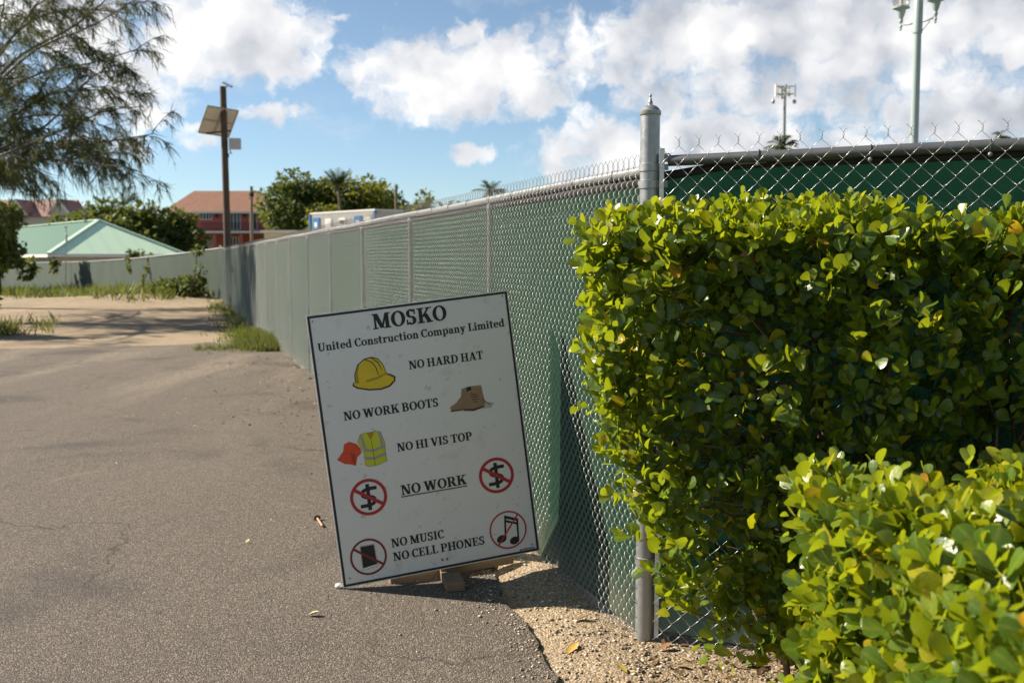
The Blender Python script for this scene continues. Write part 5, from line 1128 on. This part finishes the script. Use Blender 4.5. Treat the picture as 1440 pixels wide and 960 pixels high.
# stacked site cabins
M_CAB = mat('corrugated_cabin_wall', rough=.6, fn=lambda t, o, b, out: (setc(t, b, t.mix(t.noise(o, 2, 5, .6), (.36, .35, .33), (.44, .43, .41))),))
M_BLUE = vmat('blue_paint', (.02, .13, .30), .15, 3, .5)
c0, c1, c2 = at(436.5, 299.5, 76.), at(527, 294, 70.), at(556, 294, 74.); zt_ = c0[2]; c1[2] = c2[2] = zt_; ce = norm(c1-c0); LC = np.linalg.norm(c1-c0); cn = norm(np.array([ce[1], -ce[0], 0]))
if cn[1] > 0: cn = -cn
WC = 2.5
def cabin(zt_, label, detail):
    r_ = thing('site_cabin', (*((c0+c1)/2-cn*WC/2)[:2], zt_-2.5), label, 'site cabin', 'stacked site cabins'); zb = zt_-2.5
    mid = (c0+c1)/2-cn*WC/2
    mb = MB(); n_ = int(LC/.13)
    for (o_, e_, L2, nrm) in ((c0, ce, LC, cn), (c1, -cn, WC, ce), (c0-cn*WC, ce, LC, -cn), (c0, -cn, WC, -ce)):
        n2 = int(L2/.24)
        for i_ in range(n2):
            p0_, p1_ = o_+e_*L2*i_/n2, o_+e_*L2*(i_+.5)/n2; p2_ = o_+e_*L2*(i_+1)/n2; q0, q1 = p0_-nrm*.025, p1_-nrm*.025
            for (u_, v_) in ((p0_, p1_), (p1_, p1_-nrm*.03), (p1_-nrm*.03, p2_-nrm*.03), (p2_-nrm*.03, p2_)): mb.poly([(u_[0], u_[1], zb+.1), (v_[0], v_[1], zb+.1), (v_[0], v_[1], zt_-.1), (u_[0], u_[1], zt_-.1)])
    mb.build('wall', M_CAB, r_, fix=False)
    MB().box((mid[0], mid[1], zt_-.05), (LC+.05, WC+.05, .10), rz=math.atan2(ce[1], ce[0])).build('roof', M_TRIM, r_); MB().box((mid[0], mid[1], zb+.06), (LC+.06, WC+.06, .14), rz=math.atan2(ce[1], ce[0])).build('floor_frame', M_BLUE, r_)
    for p in (c0, c1, c0-cn*WC, c1-cn*WC): MB().box((p[0], p[1], (zt_+zb)/2+.0), (.18, .18, 2.26), rz=math.atan2(ce[1], ce[0])).build('corner_post', M_BLUE, r_)
    rzc = math.atan2(ce[1], ce[0])
    for f_, nm in ((.085, 'door'), (.74, 'door')):
        p = c0+ce*LC*f_*1.0+ce*.15; dr_ = MB().box((p[0]+cn[0]*.03, p[1]+cn[1]*.03, zb+1.12), (.92, .08, 1.95), rz=rzc).build('door', M_BLUE, r_)
        MB().box((p[0]+cn[0]*.08, p[1]+cn[1]*.08, zb+1.55), (.34, .03, .42), rz=rzc).build('door_window', M_TRIM, dr_)
    for f_ in (.30, .52, .90):
        p = c0+ce*LC*f_; fr_ = MB().box((p[0]+cn[0]*.03, p[1]+cn[1]*.03, zb+1.5), (.78, .07, .95), rz=rzc).build('window', M_TRIM, r_)
        for dz in (-.2, .2): MB().box((p[0]+cn[0]*.075, p[1]+cn[1]*.075, zb+1.5+dz), (.62, .02, .30), rz=rzc).build('pane', M_DARKGLASS if f_ == .52 else M_SOFF, fr_)
cabin(zt_, 'pale corrugated site cabin with blue doors, on top of another cabin', True); cabin(zt_-2.56, 'lower site cabin carrying the upper one, hidden behind the fence', False)

# ------------------------------------------------------------------ poles, lamp, mast
def pole(name, px0, py0, px1, py1, d, r, label, m, cat, group=None):
    t_ = at(px0, py0, d); b = at(px1, py1, d); dr_ = (t_-b)/(t_[2]-b[2]); z0 = G0(*b[:2]); b = b+dr_*(z0-b[2]); root = thing(name, b, label, cat, group)
    autosmooth(MB().tube([b, (b+t_)/2, t_], np.array([r*1.12, r, r*.92]), 14).build('pole', m, root), 50); return root, b, t_
sp_r, sb, st = pole('solar_light_pole', 313.5, 122, 320, 345, 37.2, .125, 'tall dark timber pole carrying tilted solar panels, a grey box and a lamp', M_POLE, 'light pole')
kk = 37.2/F
tl = at(291.6, 148.5, 36.75); U = np.array([.97, .6, -.1]); Vv_ = np.array([-.58, .7, -.87]); Nn_ = norm(np.cross(U, Vv_))
M_BACK = vmat('white_backsheet', (.66, .60, .52), .06, 4, .6); M_CELL = mat('solar_cells', (.012, .016, .045), .15)
M_ALU = mat('aluminium_frame', (.45, .45, .45), .4, .8)
for k_ in (0, 1):
    a = tl+U*(.5*k_+.01*k_); u2 = U*.485; c = a+(u2+Vv_)/2
    pn = MB().hexa([a, a+u2, a+u2+Vv_, a+Vv_, a+Nn_*.03, a+u2+Nn_*.03, a+u2+Vv_+Nn_*.03, a+Vv_+Nn_*.03]).build('solar_panel', M_BACK, sp_r)
    a2, u3, v3 = a+Nn_*.034+u2*.02+Vv_*.02, u2*.96, Vv_*.96; MB().poly([a2, a2+u3, a2+u3+v3, a2+v3]).build('solar_cells', M_CELL, pn)
    mb = MB()
    for p_, q_ in ((a, a+u2), (a+Vv_, a+u2+Vv_), (a, a+Vv_), (a+u2, a+u2+Vv_), (a+Vv_*.5, a+u2+Vv_*.5)): mb.beam(p_-Nn_*.012, q_-Nn_*.012, .035, .03, up=Nn_)
    mb.build('panel_frame', M_ALU, pn)
pm = tl+U*.72+Vv_*.5; pz = lambda z: sb+(st-sb)*((z-sb[2])/(st[2]-sb[2]))
MB().beam(pz(pm[2]+.1), pm-Nn_*.04, .05, .05).beam(pz(pm[2]-.45), pm+Vv_*.3-Nn_*.04, .04, .04).build('bracket', M_ALU, sp_r)
lowz = at(0, 184.5, 37)[2]; pq = pz(lowz); MB().beam(pq+np.array([-.75, .25, -.02]), pq+np.array([.25, 0, .04]), .06, .05).build('cross_arm', M_IRON, sp_r)
c = at(330.5, 202.5, 37.05); bx = MB().box(c, (.42, .2, .40), rz=.12).build('battery_box', vmat('grey_enclosure', (.50, .48, .46), .06, 4, .55), sp_r); bevel(bx, .012)
cb = pz(at(0, 216, 37)[2]); MB().tube([c+np.array([-.2, -.05, -.2]), c+np.array([-.12, -.06, -.35]), cb+np.array([.13, -.05, 0]), cb+np.array([.16, -.05, -.12])], .022, 6).build('cable', M_IRON, sp_r)
la = pz(st[2]-.08); MB().beam(la+np.array([.02, 0, .22]), la+np.array([.34, -.1, .06]), .16, .07).beam(la+np.array([.0, 0, -.02]), la+np.array([.2, -.06, .1]), .04, .04).build('lamp_head', M_ALU, sp_r)
p2, b2_, t2_ = pole('utility_pole', 353.6, 262, 354, 330, 62., .10, 'thin weathered timber pole in front of the red house', M_POLE2, 'pole')
MB().lathe(t2_+np.array([0, 0, -.5]), [(.13, -.12), (.15, -.1), (.15, .1), (.13, .12)], 10).build('pole_band', M_IRON, p2)
pole('timber_post', 557, 263, 557.2, 300, 84., .13, 'short brown timber post above the trees right of the site cabin', M_POLE2, 'pole')
g_, gb, gt = pole('globe_lamp', 119.5, 293, 120, 320, 74., .055, 'slim garden lamp with a white globe behind the green roof', M_POLE2, 'lamp post')
MB().lathe(gt, [(.06, 0), (.12, .04), (.16, .12), (.17, .2), (.13, .31), (.05, .38), (0, .39)], 14).build('globe', vmat('opal_globe', (.78, .76, .70), .03, 3, .3), g_, smooth=True)
g_, gb, gt = pole('antenna_pole', 93, 320, 92.5, 362, 54., .022, 'thin grey antenna pole in front of the green roof', M_GALV, 'antenna')
MB().lathe(gt, [(.03, -.75), (.055, -.72), (.055, -.35), (.03, -.3)], 8).build('receiver', M_ALU, g_); MB().box(gt+np.array([0, 0, .02]), (.14, .1, .06)).build('antenna_head', M_ALU, g_)

# antenna mast
D = 190.; ms, mbb, mt = pole('antenna_mast', 1103.5, 120, 1101, 330, D, .32, 'distant cell tower mast with a triangular head of antenna panels', vmat('grey_mast_paint', (.26, .27, .28), .1, .3, .5), 'cell tower')
kk = D/F; hz_ = at(0, 126, D)[2]; mc = np.array([mt[0], D, 0.])
mb = MB(); vts = [mc+np.array([math.cos(a)*1.75, math.sin(a)*1.75, 0]) for a in (R(200), R(340), R(90))]
for z in (hz_+.5, hz_-.9):
    for i_ in range(3): mb.beam(vts[i_]+np.array([0, 0, z]), vts[(i_+1) % 3]+np.array([0, 0, z]), .14, .14)
    for v_ in vts: mb.beam(mc+np.array([0, 0, z]), v_+np.array([0, 0, z]), .12, .12)
mb.build('head_frame', M_GALV, ms)
M_ANT = vmat('pale_antenna', (.55, .54, .50), .05, .5, .5)
for i_ in range(3):
    for f_ in (.02, .5, .98):
        p = vts[i_]+(vts[(i_+1) % 3]-vts[i_])*f_; o_ = norm(p-mc)*.25; an = MB().box((p[0]+o_[0], p[1]+o_[1], hz_-.3), (.34, .2, 2.3), rz=math.atan2(o_[1], o_[0])+R(90)).build('antenna_panel', M_ANT, ms)
MB().lathe((mc[0]-2.1, D, hz_-2.2), [(.0, -.45), (.3, -.35), (.35, 0), (.3, .3), (0, .35)], 10).build('receiver', M_GALV, ms); MB().lathe((mc[0]+1.9, D, hz_-2.2), [(.0, -.45), (.3, -.35), (.35, 0), (.3, .3), (0, .35)], 10).build('receiver', M_GALV, ms)

# twin lantern street lamp
M_LAMP = vmat('pale_grey_green_enamel', (.30, .36, .34), .08, 3, .4); D = 16.; M_CLEAR = bpy.data.materials.new('clear_globe'); M_CLEAR.use_nodes = True
tq = NT(M_CLEAR.node_tree); g1 = tq.n('ShaderNodeBsdfGlossy', {'Roughness': .08, 'Color': (.9, .9, .9)}); g2 = tq.n('ShaderNodeBsdfTransparent', {'Color': (.86, .84, .82)}); tq.n('ShaderNodeOutputMaterial', {0: tq.n('ShaderNodeMixShader', {0: .16, 1: g2.outputs[0], 2: g1.outputs[0]}).outputs[0]})
t_, b = at(1291.5, 4, D), at(1285.2, 206, D); dr_ = (t_-b)/(t_[2]-b[2]); b = b+dr_*(-.1-b[2]); lamp = thing('street_lamp', b, 'tall pale green street lamp with two lanterns on short arms', 'street lamp')
L0 = t_[2]+.1; P = lambda z: b+dr_*(z+.1)
autosmooth(MB().lathe(b, [(.16, 0), (.16, .5), (.11, .6), (.085, .75), (.072, 1.0), (.066, 2.5), (.060, L0-.40)], 20, axis=dr_).build('pole', M_LAMP, lamp), 40)
autosmooth(MB().lathe(P(L0-.58), [(.062, 0), (.072, .01), (.072, .50), (.055, .54), (.055, .60), (.03, .64), (.015, .75), (.022, .78), (.0, .82)], 18, axis=dr_).build('sleeve', M_LAMP, lamp), 40)
for sx_, yo, zz in ((-1, .28, at(0, 40, D+.3)[2]), (1, -.28, at(0, 32, D-.3)[2])):
    zz = at(0, 36, D)[2]; hub = P(zz+.05); tip = hub+np.array([sx_*.17, yo*.9, 0.02]); am = MB().tube([hub, (hub+tip)/2+np.array([0, 0, -.012]), tip], .018, 8).tube([hub+np.array([0, 0, -.2]), hub+np.array([sx_*.05, yo*.27, -.14]), hub+np.array([sx_*.12, yo*.6, -.02])], .008, 6).build('arm', M_LAMP, lamp, smooth=True)
    ln_ = autosmooth(MB().lathe(tip, [(0, -.10), (.016, -.09), (.02, -.075), (.012, -.06), (.024, -.045), (.024, -.02), (.016, 0), (.03, .03), (.034, .06), (.028, .08), (.045, .12), (.065, .19), (.075, .23), (.10, .245), (.13, .25), (.13, .27), (.11, .275)], 18).build('lantern', M_LAMP, lamp), 35)
    MB().lathe(tip, [(.115, .28), (.14, .36), (.155, .46), (.15, .56), (.12, .62)], 20).build('globe', M_CLEAR, ln_, smooth=True)
    autosmooth(MB().lathe(tip, [(.13, .62), (.17, .625), (.15, .66), (.08, .74), (.03, .78), (.015, .86), (0, .88)], 18).build('lantern_cap', M_LAMP, ln_), 35)
    MB().lathe(tip, [(.02, .28), (.03, .3), (.03, .42), (.012, .46)], 10).build('bulb', vmat('white_bulb', (.7, .68, .62), .03, 5, .3), ln_)

# ------------------------------------------------------------------ small things on the ground
def fallen(px, py, size, rgb, label, yaw, name='fallen_leaf', curl=.35):
    p = gpt(px, py, ZR); g = ZR if in_road(p[:1], p[1:2])[0] else float(gz(p[0], p[1])+bumps(p[0], p[1]))-.012; p[2] = g+.004
    d = np.array([[math.cos(yaw), math.sin(yaw), .12]]); me = leaves(name, p[None], d, np.array([[.1, .15, 1.]]), np.array([size]), np.array([size*.6]), np.array([.5]), flat('dry_leaf', rgb, .7, .3, 60), leaf_template([(0, .03), (.2, .3), (.5, .5), (.8, .36), (1., .05)], .5, -curl))
    o = link(name, me, None, p, smooth=True); tag(o, label, 'leaf'); return o
for a in [(428, 611, .045, (.45, .36, .02), 'yellow fallen leaf on the asphalt just left of the sign', .3), (345, 764, .035, (.52, .42, .14), 'pale yellow leaf alone on the asphalt left of the rusty bolt', 1.2), (432, 866, .05, (.52, .46, .24), 'straw coloured leaf on the asphalt below the lower left corner of the sign', .1),
          (163, 653, .03, (.5, .44, .3), 'small pale leaf in the middle of the asphalt', 2.), (808, 877, .06, (.20, .12, .05), 'curled brown leaf at the tip of the sign shadow', .2), (798, 919, .07, (.42, .26, .05), 'crumpled golden leaf on the sand near the asphalt edge', .9),
          (926, 923, .06, (.22, .10, .04), 'red brown leaf on the sand right of the steel corner post', .4), (882, 955, .055, (.45, .33, .05), 'yellow brown leaf at the bottom edge on the sand', 2.4), (1045, 949, .055, (.08, .13, .015), 'green leaf lying in the dappled shade under the hedge', .1), (408, 513, .05, (.5, .4, .1), 'dull yellow leaf on the asphalt by the foot of the fence', .5)]: fallen(*a)
# rusty bolt lying on the asphalt
M_RUST = vmat('rusty_iron', (.12, .05, .025), .5, 80, .85); q0, q1 = gpt(446, 728, ZR+.012), gpt(453.5, 739, ZR+.010); ax_ = norm(q1-q0); bt = thing('bolt', gpt(449, 734, ZR), 'rusty bolt with a dark round head lying on the asphalt left of the sign', 'bolt')
MB().lathe(q0, [(.0065, 0), (.0065, np.linalg.norm(q1-q0))], 10, axis=ax_).build('shank', vmat('tan_rusty_shank', (.38, .24, .13), .3, 60, .8), bt); MB().lathe(q0, [(.006, -.012), (.017, -.010), (.019, -.002), (.019, .003), (.006, .006)], 14, axis=ax_).build('head', M_RUST, bt)
p = gpt(478, 826, ZR); st_ = MB().lathe((p[0]-.004, p[1], ZR), [(.0, .0), (.016, .002), (.020, .010), (.014, .020), (0, .024)], 9).build('stone', M_WHITE, None, p, smooth=True); st_.scale = (1., .8, .9); tag(st_, 'small white stone at the lower left corner of the sign', 'stone')
# dry twigs and litter below the hedge and along the shoulder
n = 1300; x_ = rng.uniform(.40, 1.7, n); y_ = rng.uniform(2.75, 4.0, n); ok = (x_+rng.normal(0, .15, n)) > .52; x_, y_ = x_[ok], y_[ok]; pp = onground(x_, y_); pp[:, 2] += .014
M_LITTER = foliage('dry_leaf_litter', [(0, (.06, .035, .02)), (.5, (.16, .095, .05)), (.85, (.32, .22, .11)), (1, (.46, .36, .2))], .1, (.3, .2, .08), .8, .2)
dd_ = rvec(len(pp))*np.array([1, 1, .25]); o = link('leaf_litter', leaves('leaf_litter', pp, dd_, norm(np.array([0, 0, 1.])+rng.normal(0, .3, (len(pp), 3))), rng.uniform(.015, .05, len(pp)), rng.uniform(.006, .022, len(pp)), rng.random(len(pp)), M_LITTER, LEAF_OV)); o['kind'] = 'stuff'; tag(o, 'dry brown leaf litter on the bare earth below the hedge', 'leaf litter')
n = 420; s = rng.uniform(5.5, 12, n); d = np.abs(rng.normal(0, .8, n)); p = P0[:2]+FD[:2]*s[:, None]+FN[:2]*d[:, None]; p = np.concatenate([p, np.stack([rng.uniform(-12, -3, 260), 15.0+rng.normal(0, .7, 260)], -1)]); zz_ = np.where(in_road(p[:, 0], p[:, 1]), ZR+.004, gz(p[:, 0], p[:, 1])+bumps(p[:, 0], p[:, 1])-.008)
pp = np.c_[p, zz_]; o = link('leaf_litter', leaves('leaf_litter', pp, rvec(len(pp))*np.array([1, 1, .2]), norm(np.array([0, 0, 1.])+rng.normal(0, .3, (len(pp), 3))), rng.uniform(.015, .045, len(pp)), rng.uniform(.01, .028, len(pp)), np.clip(rng.random(len(pp))*1.3, 0, 1), M_LITTER, LEAF_OV)); o['kind'] = 'stuff'; tag(o, 'scattered dry leaf scraps on the asphalt by the fence and at the edge of the sand', 'leaf litter')
